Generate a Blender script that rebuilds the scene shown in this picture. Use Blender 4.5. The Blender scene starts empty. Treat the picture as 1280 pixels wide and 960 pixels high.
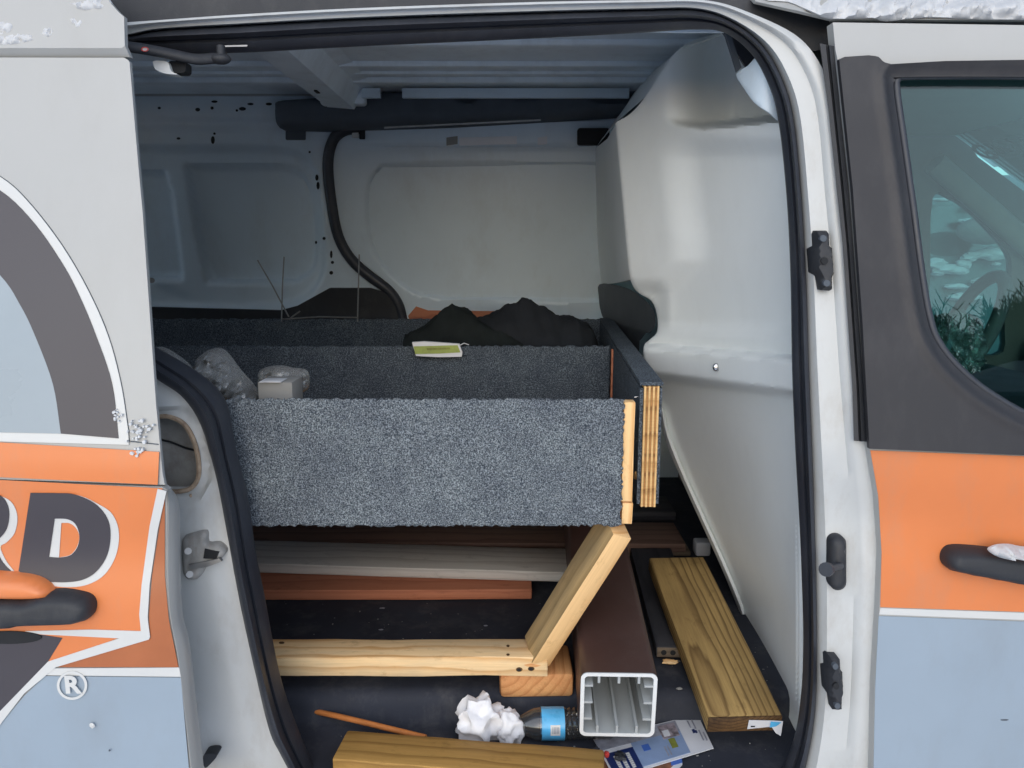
import bpy, bmesh, math, random
import numpy as np
from mathutils import Vector, Matrix, noise as mnoise
from mathutils.geometry import delaunay_2d_cdt

random.seed(7)
R = math.radians
SC = bpy.context.scene
COL = SC.collection

# ------------------------------------------------------------------ camera
F = 962.0
PITCH = R(10.0)
CAMZ = 1.36
cam_d = bpy.data.cameras.new('camera')
cam = bpy.data.objects.new('camera', cam_d)
COL.objects.link(cam)
cam.location = (0, 0, CAMZ)
cam.rotation_euler = (math.pi / 2 - PITCH, 0, 0)
cam_d.sensor_width = 36
cam_d.lens = 36 * F / 1280
cam_d.clip_start = 0.02
cam_d.clip_end = 500
SC.camera = cam

# ------------------------------------------------------------------ light
SUN_EL, SUN_AZ = R(23), R(184)     # azimuth of the sun seen from the van (180 = straight behind the camera)
w = bpy.data.worlds.new('World')
SC.world = w
w.use_nodes = True
nt = w.node_tree
sky = nt.nodes.new('ShaderNodeTexSky')
sky.sky_type = 'NISHITA'
sky.sun_disc = False
sky.sun_elevation = SUN_EL
sky.sun_rotation = SUN_AZ
sky.dust_density = 1.0
sky.air_density = 1.0
sky.ozone_density = 2.5
nt.nodes['Background'].inputs['Strength'].default_value = 0.12
nt.links.new(sky.outputs[0], nt.nodes['Background'].inputs['Color'])
sd = bpy.data.lights.new('sun', 'SUN')
sd.energy = 1.5
sd.angle = R(100)
sd.color = (1.0, 0.98, 0.95)
sun = bpy.data.objects.new('sun', sd)
COL.objects.link(sun)
_sdir = Vector((math.sin(SUN_AZ) * math.cos(SUN_EL), math.cos(SUN_AZ) * math.cos(SUN_EL), math.sin(SUN_EL)))
sun.rotation_euler = _sdir.to_track_quat('Z', 'Y').to_euler()
sun.location = _sdir * 20

SC.view_settings.view_transform = 'Standard'
SC.view_settings.look = 'None'
SC.view_settings.gamma = 1
SC.view_settings.exposure = 0.55
SC.view_settings.use_curve_mapping = False
SC.render.engine = 'CYCLES'
SC.cycles.use_denoising = True
SC.cycles.max_bounces = 10
SC.cycles.diffuse_bounces = 8
SC.cycles.transparent_max_bounces = 16
SC.cycles.caustics_reflective = False
SC.cycles.caustics_refractive = False

# ------------------------------------------------------------------ pixel -> place
_c, _s = math.cos(PITCH), math.sin(PITCH)

def ray(px, py):
    dx, dy = (px - 640) / F, -(py - 480) / F
    return Vector((dx, _c + dy * _s, -_s + dy * _c))

def PY(px, py, y):
    d = ray(px, py); t = y / d.y
    return Vector((d.x * t, y, CAMZ + d.z * t))

def PZ(px, py, z):
    d = ray(px, py); t = (z - CAMZ) / d.z
    return Vector((d.x * t, d.y * t, z))

def skin(z):
    """side of the van: depth of the outer skin at height z"""
    if z > 1.675:
        return 1.095 + (z - 1.675) * 1.5
    y = 1.0
    if z > 1.09:
        y += (z - 1.09) * 0.163
    else:
        y += 0.012 * math.exp(-((z - 0.985) / 0.055) ** 2)
    if z < 0.8:
        y += (0.8 - z) * 0.05
    return y

def SK(px, py, off=0.0):
    y = 1.0
    for _ in range(12):
        y = skin(PY(px, py, y).z) + off
    return PY(px, py, y)

def SJ(px, py, off=0.0):
    y = 1.0
    for _ in range(12):
        z = PY(px, py, y).z
        y = (skin(z) if z < 1.67 else 1.0945 + (z - 1.67) * 0.163) + off
    return PY(px, py, y)

def jamb_at(off):
    return lambda px, py: SJ(px, py, off)

def skin_at(off):
    return lambda px, py: SK(px, py, off)

def at_y(y):
    return lambda px, py: PY(px, py, y)

def at_z(z):
    return lambda px, py: PZ(px, py, z)

def smooth(a, b, x):
    t = min(1, max(0, (x - a) / (b - a)))
    return t * t * (3 - 2 * t)

def spl(pts, n=6, closed=False):
    P = [Vector(p) for p in pts]
    out = []
    m = len(P)
    for i in range(m if closed else m - 1):
        if closed:
            p0, p1, p2, p3 = P[(i - 1) % m], P[i], P[(i + 1) % m], P[(i + 2) % m]
        else:
            p1, p2 = P[i], P[i + 1]
            p0 = P[i - 1] if i else p1 * 2 - p2
            p3 = P[i + 2] if i + 2 < m else p2 * 2 - p1
        for k in range(n):
            t = k / n
            out.append(0.5 * ((2 * p1) + (p2 - p0) * t + (2 * p0 - 5 * p1 + 4 * p2 - p3) * t * t + (3 * p1 - p0 - 3 * p2 + p3) * t ** 3))
    if not closed:
        out.append(P[-1])
    return out

def resample(pts, n):
    P = [Vector(p) for p in pts]
    d = [0]
    for a, b in zip(P, P[1:]):
        d.append(d[-1] + (b - a).length)
    out, j = [], 0
    for k in range(n):
        s = d[-1] * k / (n - 1)
        while j < len(P) - 2 and d[j + 1] < s:
            j += 1
        L = d[j + 1] - d[j]
        out.append(P[j].lerp(P[j + 1], 0 if L == 0 else (s - d[j]) / L))
    return out

def rrect(x0, y0, x1, y1, r, n=5):
    out = []
    for cx, cy, a in ((x1 - r, y1 - r, 0), (x0 + r, y1 - r, 90), (x0 + r, y0 + r, 180), (x1 - r, y0 + r, 270)):
        for k in range(n + 1):
            t = R(a + 90 * k / n)
            out.append((cx + r * math.cos(t), cy + r * math.sin(t)))
    return out

def ellipse(cx, cy, rx, ry, n=32):
    return [(cx + rx * math.cos(2 * math.pi * k / n), cy + ry * math.sin(2 * math.pi * k / n)) for k in range(n)]

# ------------------------------------------------------------------ materials
def lin(c):
    return c / 12.92 if c <= 0.04045 else ((c + 0.055) / 1.055) ** 2.4

def rgb(r, g, b):
    return (lin(r / 255), lin(g / 255), lin(b / 255), 1)

class NT:
    def __init__(self, name):
        self.m = bpy.data.materials.new(name)
        self.m.use_nodes = True
        self.t = self.m.node_tree
        self.b = self.t.nodes['Principled BSDF']
        self.out = self.t.nodes['Material Output']
    def n(self, kind, **kw):
        nd = self.t.nodes.new(kind)
        for k, v in kw.items():
            if k in nd.inputs:
                nd.inputs[k].default_value = v
            else:
                setattr(nd, k, v)
        return nd
    def l(self, a, b):
        self.t.links.new(a, b)
    def coord(self, scale=(1, 1, 1), loc=(0, 0, 0), kind='Object'):
        tc = self.n('ShaderNodeTexCoord')
        mp = self.n('ShaderNodeMapping')
        mp.inputs['Scale'].default_value = scale
        mp.inputs['Location'].default_value = loc
        self.l(tc.outputs[kind], mp.inputs['Vector'])
        return mp.outputs[0]
    def ramp(self, fac, stops):
        r = self.n('ShaderNodeValToRGB')
        e = r.color_ramp.elements
        while len(e) < len(stops):
            e.new(0.5)
        for k, (p, c) in enumerate(stops):
            e[k].position = p; e[k].color = c
        self.l(fac, r.inputs[0])
        return r.outputs[0]
    def mix(self, fac, a, b, mode='MIX'):
        mx = self.n('ShaderNodeMix', data_type='RGBA', blend_type=mode)
        for sock, v in ((mx.inputs['Factor'], fac), (mx.inputs['A'] if False else mx.inputs[6], a), (mx.inputs[7], b)):
            if hasattr(v, 'is_output') or isinstance(v, bpy.types.NodeSocket):
                self.l(v, sock)
            else:
                sock.default_value = v
        return mx.outputs[2]
    def bump(self, h, strength, dist=0.002):
        bp = self.n('ShaderNodeBump')
        bp.inputs['Strength'].default_value = strength
        bp.inputs['Distance'].default_value = dist
        self.l(h, bp.inputs['Height'])
        self.l(bp.outputs[0], self.b.inputs['Normal'])

def plain(name, col, rough=0.5, var=0.12, vscale=6, bscale=0, bstr=0.1, metallic=0, dirt=None, dirtamt=0.35, spec=0.5, coat=0):
    """painted or moulded surface: soft blotches, optional grain and dirt"""
    T = NT(name)
    v = T.coord()
    no = T.n('ShaderNodeTexNoise', Scale=vscale, Detail=6, Roughness=0.6)
    T.l(v, no.inputs['Vector'])
    lo = tuple(c * (1 - var) for c in col[:3]) + (1,)
    hi = tuple(min(1, c * (1 + var)) for c in col[:3]) + (1,)
    c = T.ramp(no.outputs[0], [(0.3, lo), (0.7, hi)])
    if dirt:
        n2 = T.n('ShaderNodeTexNoise', Scale=vscale * 2.3, Detail=8, Roughness=0.7)
        T.l(T.coord((1, 1, 0.45), (3.1, 1.7, 0.4)), n2.inputs['Vector'])
        f = T.ramp(n2.outputs[0], [(0.5, (0, 0, 0, 1)), (0.78, (dirtamt,) * 3 + (1,))])
        c = T.mix(f, c, dirt)
    T.l(c, T.b.inputs['Base Color'])
    rr = T.ramp(no.outputs[0], [(0.3, (rough * 0.85,) * 3 + (1,)), (0.7, (min(1, rough * 1.15),) * 3 + (1,))])
    T.l(rr, T.b.inputs['Roughness'])
    T.b.inputs['Metallic'].default_value = metallic
    T.b.inputs['Specular IOR Level'].default_value = spec
    T.b.inputs['Coat Weight'].default_value = coat
    T.b.inputs['Coat Roughness'].default_value = 0.15
    if bscale:
        n3 = T.n('ShaderNodeTexNoise', Scale=bscale, Detail=3)
        T.l(v, n3.inputs['Vector'])
        T.bump(n3.outputs[0], bstr)
    return T.m

def wood(name, light, dark, ring=60, off=(0, 0.21, 0.33), stain=None, stainamt=0.5, rough=0.65, grain=0.35, warp=2.2, xs=0.35):
    """sawn timber, local X along the grain, rings about an axis beside the board"""
    T = NT(name)
    v = T.coord((xs, 1, 1), off)
    nz = T.n('ShaderNodeTexNoise', Scale=9, Detail=4)
    T.l(v, nz.inputs['Vector'])
    wv = T.n('ShaderNodeTexWave', wave_type='RINGS', rings_direction='X', wave_profile='SAW', Scale=ring / 6.28, Distortion=warp, Detail=2)
    wv.inputs['Detail Scale'].default_value = 1.2
    sub = T.n('ShaderNodeVectorMath', operation='MULTIPLY_ADD')
    sub.inputs[1].default_value = (0.03, 0.03, 0.03)
    T.l(nz.outputs['Color'], sub.inputs[0]); T.l(v, sub.inputs[2])
    T.l(sub.outputs[0], wv.inputs['Vector'])
    fine = T.n('ShaderNodeTexNoise', Scale=1, Detail=5, Roughness=0.7)
    T.l(T.coord((12, 420, 420)), fine.inputs['Vector'])
    c = T.ramp(wv.outputs[0], [(0.0, light), (0.55, light), (0.9, dark), (1.0, light)])
    mid = tuple((a * 0.55 + b * 0.45) for a, b in zip(light, dark))
    c = T.mix(0.2, c, mid)
    d2 = tuple(x * 0.62 for x in dark[:3]) + (1,)
    f = T.ramp(fine.outputs[0], [(0.42, (0, 0, 0, 1)), (0.75, (grain,) * 3 + (1,))])
    c = T.mix(f, c, d2)
    if stain:
        n2 = T.n('ShaderNodeTexNoise', Scale=1, Detail=6, Roughness=0.65)
        T.l(T.coord((4, 22, 22), (1.3, 0.2, 0.7)), n2.inputs['Vector'])
        f2 = T.ramp(n2.outputs[0], [(0.42, (0, 0, 0, 1)), (0.68, (stainamt,) * 3 + (1,))])
        c = T.mix(f2, c, stain)
    n4 = T.n('ShaderNodeTexNoise', Scale=30, Detail=8, Roughness=0.75)
    T.l(T.coord((0.6, 1, 1), (5.1, 2.2, 0.9)), n4.inputs['Vector'])
    f4 = T.ramp(n4.outputs[0], [(0.56, (0, 0, 0, 1)), (0.72, (0.45, 0.45, 0.45, 1))])
    c = T.mix(f4, c, tuple(x * 0.5 for x in dark[:3]) + (1,))
    T.l(c, T.b.inputs['Base Color'])
    T.b.inputs['Roughness'].default_value = rough
    T.b.inputs['Specular IOR Level'].default_value = 0.25
    T.bump(fine.outputs[0], 0.25, 0.0015)
    return T.m

def carpet_mat(name, lo, hi, scale=420):
    T = NT(name)
    v = T.coord()
    a = T.n('ShaderNodeTexNoise', Scale=scale, Detail=2, Roughness=0.6)
    T.l(v, a.inputs['Vector'])
    b = T.n('ShaderNodeTexNoise', Scale=18, Detail=5, Roughness=0.7)
    T.l(v, b.inputs['Vector'])
    mid = tuple((x + y) * 0.36 for x, y in zip(lo[:3], hi[:3])) + (1,)
    c = T.ramp(a.outputs[0], [(0.34, lo), (0.5, mid), (0.66, hi)])
    f = T.ramp(b.outputs[0], [(0.35, (0.78, 0.78, 0.8, 1)), (0.7, (1.12, 1.12, 1.08, 1))])
    c = T.mix(1.0, c, f, 'MULTIPLY')
    T.l(c, T.b.inputs['Base Color'])
    T.b.inputs['Roughness'].default_value = 0.97
    T.b.inputs['Specular IOR Level'].default_value = 0.1
    T.bump(a.outputs[0], 0.9, 0.003)
    return T.m

def glass_mat(name, tint, refl=0.06, rough=0.0, bscale=0, milk=0.0):
    """thin clear pane: tinted see-through plus a mirror coat that grows at grazing angles"""
    T = NT(name)
    T.t.nodes.remove(T.b)
    tr = T.n('ShaderNodeBsdfTransparent'); tr.inputs[0].default_value = tint
    gl = T.n('ShaderNodeBsdfGlossy'); gl.inputs['Roughness'].default_value = rough
    fr = T.n('ShaderNodeFresnel'); fr.inputs[0].default_value = 1.5
    mth = T.n('ShaderNodeMath', operation='MULTIPLY_ADD')
    mth.inputs[1].default_value = 1.05; mth.inputs[2].default_value = refl
    T.l(fr.outputs[0], mth.inputs[0])
    ms = T.n('ShaderNodeMixShader')
    T.l(mth.outputs[0], ms.inputs[0]); T.l(tr.outputs[0], ms.inputs[1]); T.l(gl.outputs[0], ms.inputs[2])
    res = ms.outputs[0]
    if milk:
        df = T.n('ShaderNodeBsdfDiffuse'); df.inputs[0].default_value = (0.75, 0.76, 0.76, 1)
        m2 = T.n('ShaderNodeMixShader'); m2.inputs[0].default_value = milk
        T.l(res, m2.inputs[1]); T.l(df.outputs[0], m2.inputs[2])
        res = m2.outputs[0]
    if bscale:
        no = T.n('ShaderNodeTexNoise', Scale=bscale, Detail=4)
        T.l(T.coord(), no.inputs['Vector'])
        bp = T.n('ShaderNodeBump'); bp.inputs['Strength'].default_value = 0.8; bp.inputs['Distance'].default_value = 0.01
        T.l(no.outputs[0], bp.inputs['Height'])
        T.l(bp.outputs[0], gl.inputs['Normal']); T.l(bp.outputs[0], fr.inputs['Normal'])
    T.l(res, T.out.inputs['Surface'])
    return T.m

M = {}
M['white'] = plain('white_paint', (0.425, 0.425, 0.41, 1), 0.32, 0.03, 4, 900, 0.015, dirt=(0.33, 0.31, 0.28, 1), dirtamt=0.22)
M['jamb'] = plain('jamb_paint', (0.545, 0.555, 0.545, 1), 0.42, 0.05, 7, dirt=(0.34, 0.30, 0.25, 1), dirtamt=0.5)
M['wall'] = plain('inner_paint', (0.64, 0.745, 0.83, 1), 0.4, 0.05, 3, dirt=(0.33, 0.32, 0.28, 1), dirtamt=0.25)
M['ceil'] = plain('ceiling_paint', (0.80, 0.87, 0.93, 1), 0.5, 0.08, 5, dirt=(0.25, 0.25, 0.25, 1), dirtamt=0.3)
M['bulk'] = plain('grey_moulding', (0.80, 0.83, 0.82, 1), 0.72, 0.03, 4, 1200, 0.12, dirt=(0.45, 0.43, 0.40, 1), dirtamt=0.12)
M['bulkd'] = plain('dark_moulding', (0.075, 0.085, 0.095, 1), 0.6, 0.08, 8, 900, 0.2)
M['rubber'] = plain('rubber', (0.028, 0.032, 0.043, 1), 0.5, 0.15, 14, 260, 0.1, dirt=(0.12, 0.12, 0.12, 1), dirtamt=0.25, spec=0.6)
M['plastic'] = plain('black_plastic', (0.022, 0.024, 0.029, 1), 0.55, 0.15, 9, 1100, 0.25, dirt=(0.13, 0.125, 0.12, 1), dirtamt=0.22)
M['floor'] = plain('floor_liner', (0.036, 0.040, 0.053, 1), 0.78, 0.25, 7, 700, 0.25, dirt=(0.19, 0.18, 0.17, 1), dirtamt=0.32, spec=0.22)
M['trim'] = plain('window_trim', (0.025, 0.0245, 0.028, 1), 0.55, 0.08, 6, 1500, 0.15, dirt=(0.16, 0.15, 0.15, 1), dirtamt=0.15)
M['rail'] = plain('rail_trim', (0.085, 0.10, 0.12, 1), 0.8, 0.15, 20, 300, 0.2)
M['void'] = plain('hole_black', (0.012, 0.013, 0.015, 1), 0.8, 0.1)
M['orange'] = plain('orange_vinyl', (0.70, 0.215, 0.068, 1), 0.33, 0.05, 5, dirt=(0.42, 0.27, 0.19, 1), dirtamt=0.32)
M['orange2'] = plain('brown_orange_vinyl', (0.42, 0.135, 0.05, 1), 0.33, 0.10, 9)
M['blue'] = plain('blue_vinyl', (0.30, 0.365, 0.43, 1), 0.33, 0.05, 4, dirt=(0.24, 0.25, 0.26, 1), dirtamt=0.30)
M['pale'] = plain('pale_blue_vinyl', (0.30, 0.35, 0.385, 1), 0.3, 0.06, 6)
M['charcoal'] = plain('charcoal_vinyl', (0.058, 0.051, 0.058, 1), 0.36, 0.05, 6)
M['lwhite'] = plain('white_vinyl', (0.62, 0.62, 0.60, 1), 0.33, 0.03, 8)
M['snow'] = plain('snow', (0.60, 0.61, 0.62, 1), 0.85, 0.04, 40, 160, 0.6)
M['metal'] = plain('galvanised', (0.34, 0.34, 0.34, 1), 0.45, 0.2, 30, metallic=0.8)
M['steel'] = plain('bright_steel', (0.6, 0.6, 0.6, 1), 0.25, 0.1, 30, metallic=1)
M['stained'] = plain('stained_steel', (0.34, 0.33, 0.31, 1), 0.55, 0.25, 30, dirt=(0.16, 0.09, 0.05, 1), dirtamt=0.5)
M['rust'] = plain('rusty_edge', (0.36, 0.27, 0.19, 1), 0.7, 0.35, 60, dirt=(0.16, 0.07, 0.03, 1), dirtamt=0.8)
M['glass'] = glass_mat('door_glass', (0.60, 0.84, 0.82, 1), 0.0)
M['glass3'] = glass_mat('clear_glass', (0.93, 0.95, 0.95, 1), 0.0)
M['glass2'] = glass_mat('far_glass', (0.72, 0.84, 0.83, 1), 0.02)
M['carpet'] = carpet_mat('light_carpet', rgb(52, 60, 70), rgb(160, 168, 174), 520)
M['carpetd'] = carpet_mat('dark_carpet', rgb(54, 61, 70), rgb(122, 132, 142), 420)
M['pine'] = wood('pine', rgb(252, 218, 166), rgb(214, 160, 98), 110, stain=rgb(190, 178, 150), stainamt=0.45, grain=0.28)
M['pine2'] = wood('fresh_pine', rgb(250, 208, 150), rgb(220, 164, 102), 120, (0, 0.3, 0.12), grain=0.2)
M['pinegrey'] = wood('weathered_pine', rgb(196, 166, 118), rgb(150, 124, 84), 70, (0, 0.3, 0.12), stain=rgb(120, 108, 84), stainamt=0.6)
M['cedar'] = wood('cedar', rgb(228, 172, 116), rgb(196, 132, 82), 120, (0, 0.06, 0.05), stain=rgb(196, 124, 78), stainamt=0.5)
M['treated'] = wood('treated_pine', rgb(192, 160, 102), rgb(104, 78, 46), 230, (0, 0.02, 0.07), stain=rgb(110, 88, 56), stainamt=0.4, warp=2.2, xs=0.12)
M['treated2'] = wood('treated_pine_fresh', rgb(188, 146, 82), rgb(140, 104, 54), 95, (0, 0.16, 0.1), stain=rgb(150, 118, 62), stainamt=0.4)
M['sawn'] = wood('rough_end', rgb(112, 84, 54), rgb(64, 46, 30), 300, (0, 0.01, 0.05), stain=rgb(44, 34, 26), stainamt=0.8)
M['stick'] = plain('stick_wood', rgb(206, 128, 68), 0.6, 0.15, 40)
M['ply'] = wood('ply_face', rgb(226, 186, 128), rgb(196, 150, 94), 60, (0, 0.3, 0.3))
M['plyd'] = wood('ply_dark', rgb(176, 128, 76), rgb(120, 82, 46), 90, (0, 0.3, 0.3))
M['greydeck'] = wood('grey_composite', rgb(210, 206, 198), rgb(184, 178, 170), 120, (0, 0.1, 0.2), rough=0.7, grain=0.2)
M['reddeck'] = wood('red_composite', rgb(200, 130, 98), rgb(178, 108, 80), 120, (0, 0.1, 0.2), grain=0.2)
M['browndeck'] = wood('brown_composite', rgb(126, 100, 88), rgb(100, 78, 68), 120, (0, 0.1, 0.2), grain=0.2)
M['tandeck'] = wood('tan_composite', rgb(122, 108, 92), rgb(98, 86, 72), 120, (0, 0.1, 0.2), grain=0.2)
M['darkdeck'] = wood('charcoal_composite', rgb(70, 70, 74), rgb(54, 54, 60), 90, (0, 0.1, 0.2), grain=0.2)
M['sleeve'] = plain('brown_vinyl', (0.070, 0.037, 0.031, 1), 0.42, 0.12, 10, 500, 0.08, dirt=(0.15, 0.12, 0.11, 1), dirtamt=0.15)
M['vinylw'] = plain('white_pvc', (0.74, 0.75, 0.74, 1), 0.35, 0.03, 20)
M['shaded_pvc'] = plain('shaded_inner_pvc', (0.40, 0.42, 0.42, 1), 0.5, 0.05, 20)  # white pvc in a darker copy: shade inside the sleeve put into colour
M['paper'] = plain('paper', (0.70, 0.71, 0.74, 1), 0.4, 0.05, 14)
M['tissue'] = plain('tissue', (0.80, 0.80, 0.82, 1), 0.9, 0.05, 30, 240, 0.3)
M['navy'] = plain('navy_ink', (0.015, 0.030, 0.12, 1), 0.4, 0.1, 30)
M['ltblue'] = plain('light_blue_ink', (0.25, 0.34, 0.52, 1), 0.4, 0.12, 30)
M['midblue'] = plain('mid_blue_ink', (0.06, 0.15, 0.50, 1), 0.4, 0.1, 30)
M['photo'] = plain('photo_ink', (0.26, 0.22, 0.24, 1), 0.4, 0.8, 90)
M['brownink'] = plain('brown_ink', (0.24, 0.10, 0.05, 1), 0.4, 0.5, 60)
M['oliveink'] = plain('olive_ink', (0.22, 0.24, 0.04, 1), 0.5, 0.3, 60)
M['greyink'] = plain('grey_ink', (0.30, 0.31, 0.36, 1), 0.5, 0.3, 60)
M['redink'] = plain('red_ink', (0.55, 0.05, 0.04, 1), 0.5, 0.1, 60)
M['card'] = plain('card', (0.27, 0.27, 0.26, 1), 0.8, 0.08, 20)
M['film'] = glass_mat('clear_film', (0.82, 0.84, 0.84, 1), 0.05, 0.12, 60, 0.16)
M['bottle'] = glass_mat('bottle_plastic', (0.86, 0.88, 0.90, 1), 0.05, 0.06, 0, 0.03)
M['label'] = plain('cyan_label', (0.10, 0.45, 0.78, 1), 0.3, 0.15, 30)
M['fabric'] = plain('black_fabric', (0.024, 0.027, 0.032, 1), 0.85, 0.2, 30, 500, 0.5, spec=0.15)
M['fabric2'] = plain('dark_green_fabric', (0.017, 0.021, 0.021, 1), 0.9, 0.3, 30, 500, 0.5, spec=0.15)
M['green'] = plain('green_cover', (0.30, 0.36, 0.08, 1), 0.5, 0.2, 60)
M['cab'] = plain('cab_trim', (0.16, 0.165, 0.165, 1), 0.7, 0.08, 10)
M['cabl'] = plain('cab_light_trim', (0.42, 0.43, 0.42, 1), 0.8, 0.06, 10)
M['roofing'] = plain('grey_shingles', (0.20, 0.225, 0.26, 1), 0.85, 0.2, 30)
M['siding'] = plain('siding', (0.09, 0.095, 0.11, 1), 0.8, 0.1, 3)
M['bark'] = plain('bark', (0.035, 0.028, 0.024, 1), 0.9, 0.3, 20)
M['carpaint'] = plain('teal_paint', (0.12, 0.20, 0.21, 1), 0.35, 0.05, 4)
M['ground'] = plain('trodden_snow', (0.80, 0.83, 0.87, 1), 0.8, 0.12, 1.5, 60, 0.3, dirt=(0.45, 0.45, 0.46, 1), dirtamt=0.4)

# snow in front of a pane glows through it
_t = NT('windscreen_snow')
_df = _t.n('ShaderNodeBsdfDiffuse'); _df.inputs[0].default_value = (0.85, 0.88, 0.9, 1)
_tl = _t.n('ShaderNodeBsdfTranslucent'); _tl.inputs[0].default_value = (0.85, 0.9, 0.9, 1)
_no = _t.n('ShaderNodeTexNoise', Scale=9, Detail=6); _t.l(_t.coord(), _no.inputs['Vector'])
_cr = _t.ramp(_no.outputs[0], [(0.3, (0.5, 0.54, 0.55, 1)), (0.7, (0.95, 0.97, 0.97, 1))]); _t.l(_cr, _tl.inputs[0])
_mx = _t.n('ShaderNodeMixShader'); _mx.inputs[0].default_value = 0.6
_t.l(_df.outputs[0], _mx.inputs[1]); _t.l(_tl.outputs[0], _mx.inputs[2]); _t.l(_mx.outputs[0], _t.out.inputs[0])
_t.t.nodes.remove(_t.b)
M['wsnow'] = _t.m
_t = NT('banner_film')
_tl = _t.n('ShaderNodeBsdfTranslucent'); _tl.inputs[0].default_value = (0.62, 0.68, 0.68, 1)
_t.l(_tl.outputs[0], _t.out.inputs[0]); _t.t.nodes.remove(_t.b)
M['banner'] = _t.m

# ------------------------------------------------------------------ mesh helpers
def link(name, me, mat, parent=None, sharp=35):
    if mat is not None:
        me.materials.append(M[mat] if isinstance(mat, str) else mat)
    me.shade_smooth()
    me.set_sharp_from_angle(angle=R(sharp))
    o = bpy.data.objects.new(name, me)
    COL.objects.link(o)
    if parent is not None:
        o.parent = parent
        if parent.type == 'EMPTY' or True:
            o.matrix_parent_inverse = parent.matrix_world.inverted()
    return o

def from_bm(name, bm, mat, parent=None, sharp=35):
    me = bpy.data.meshes.new(name)
    bmesh.ops.recalc_face_normals(bm, faces=bm.faces)
    bm.to_mesh(me); bm.free()
    return link(name, me, mat, parent, sharp)

def raw(name, verts, faces, mat, parent=None, sharp=35, fix=True):
    bm = bmesh.new()
    vs = [bm.verts.new(v) for v in verts]
    for f in faces:
        try:
            bm.faces.new([vs[i] for i in f])
        except ValueError:
            pass
    if fix:
        bmesh.ops.recalc_face_normals(bm, faces=bm.faces)
    me = bpy.data.meshes.new(name)
    bm.to_mesh(me); bm.free()
    return link(name, me, mat, parent, sharp)

def tag(o, label, cat, group=None, kind=None):
    if label: o['label'] = label
    if cat: o['category'] = cat
    if group: o['group'] = group
    if kind: o['kind'] = kind
    return o

def thing(name, label, cat, loc=(0, 0, 0), group=None):
    o = bpy.data.objects.new(name, None)
    COL.objects.link(o)
    o.location = loc
    o.empty_display_size = 0.1
    bpy.context.view_layer.update()
    return tag(o, label, cat, group)

def inside(poly, P):
    x, y = P[:, 0], P[:, 1]
    r = np.zeros(len(P), bool)
    n = len(poly)
    for i in range(n):
        x0, y0 = poly[i]; x1, y1 = poly[(i + 1) % n]
        c = ((y0 > y) != (y1 > y))
        with np.errstate(divide='ignore', invalid='ignore'):
            xi = (x1 - x0) * (y - y0) / (y1 - y0 if y1 != y0 else 1e-12) + x0
        r ^= c & (x < xi)
    return r

def dist(poly, P, closed=True):
    d = np.full(len(P), 1e9)
    n = len(poly)
    for i in range(n if closed else n - 1):
        a = np.array(poly[i], float); b = np.array(poly[(i + 1) % n], float)
        ab = b - a
        t = np.clip(((P - a) @ ab) / max(1e-9, ab @ ab), 0, 1)
        d = np.minimum(d, np.hypot(*(P - (a + t[:, None] * ab)).T))
    return d

def sdf(poly, P):
    d = dist(poly, P)
    return np.where(inside(poly, P), -d, d)

def sstep(a, b, x):
    t = np.clip((x - a) / (b - a), 0, 1)
    return t * t * (3 - 2 * t)

def dens(poly, step):
    out = []
    n = len(poly)
    for i in range(n):
        a = np.array(poly[i], float); b = np.array(poly[(i + 1) % n], float)
        k = max(1, int(np.hypot(*(b - a)) / step))
        for j in range(k):
            out.append(tuple(a + (b - a) * j / k))
    return out

def sheet(name, outline, mat, proj, thick=0.002, parent=None, holes=(), step=14, relief=None, sharp=30, tdir=(0, 1, 0), along=False):
    """solid panel: an outline (pixel units) laid on a surface; relief(P)->metres pushed away along tdir"""
    outline = [(p[0], p[1]) for p in outline]
    loops = [dens(outline, step)] + [dens([(q[0], q[1]) for q in h], step) for h in holes]
    A = np.array(outline)
    x0, y0 = A.min(0); x1, y1 = A.max(0)
    gx = np.arange(x0 + step / 2, x1, step); gy = np.arange(y0 + step / 2, y1, step)
    G = np.array([(a + (step / 2 if k % 2 else 0), b) for k, b in enumerate(gy) for a in gx]) if len(gx) and len(gy) else np.zeros((0, 2))
    if len(G):
        keep = inside(loops[0], G) & (dist(loops[0], G) > step * 0.5)
        for h in loops[1:]:
            keep &= ~inside(h, G) & (dist(h, G) > step * 0.5)
        G = G[keep]
    V, E = [], []
    for lp in loops:
        s = len(V)
        V += [Vector(p) for p in lp]
        E += [(s + i, s + (i + 1) % len(lp)) for i in range(len(lp))]
    V += [Vector(p) for p in G]
    vo, eo, fo, *_ = delaunay_2d_cdt(V, E, [], 1, 1e-4)
    P = np.array([(v.x, v.y) for v in vo])
    C = np.array([P[list(f)].mean(0) for f in fo])
    ok = inside(loops[0], C)
    for h in loops[1:]:
        ok &= ~inside(h, C)
    fo = [f for f, k in zip(fo, ok) if k]
    rel = relief(P) if relief is not None else np.zeros(len(P))
    td = Vector(tdir)
    if along:      # relief slides each point along its own depth on the traced outline
        pts = [PY(p[0], p[1], proj(p[0], p[1]).y + float(r)) for p, r in zip(P, rel)]
    else:
        pts = [proj(p[0], p[1]) + td * float(r) for p, r in zip(P, rel)]
    n = len(pts)
    verts = pts + [p + td * thick for p in pts]
    cnt = {}
    for f in fo:
        for a, b in zip(f, f[1:] + f[:1]):
            k = (min(a, b), max(a, b)); cnt.setdefault(k, []).append((a, b))
    faces = [tuple(f) for f in fo] + [tuple(n + i for i in reversed(f)) for f in fo]
    for k, l in cnt.items():
        if len(l) == 1:
            a, b = l[0]
            faces.append((b, a, n + a, n + b))
    return raw(name, verts, faces, mat, parent, sharp)

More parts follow.
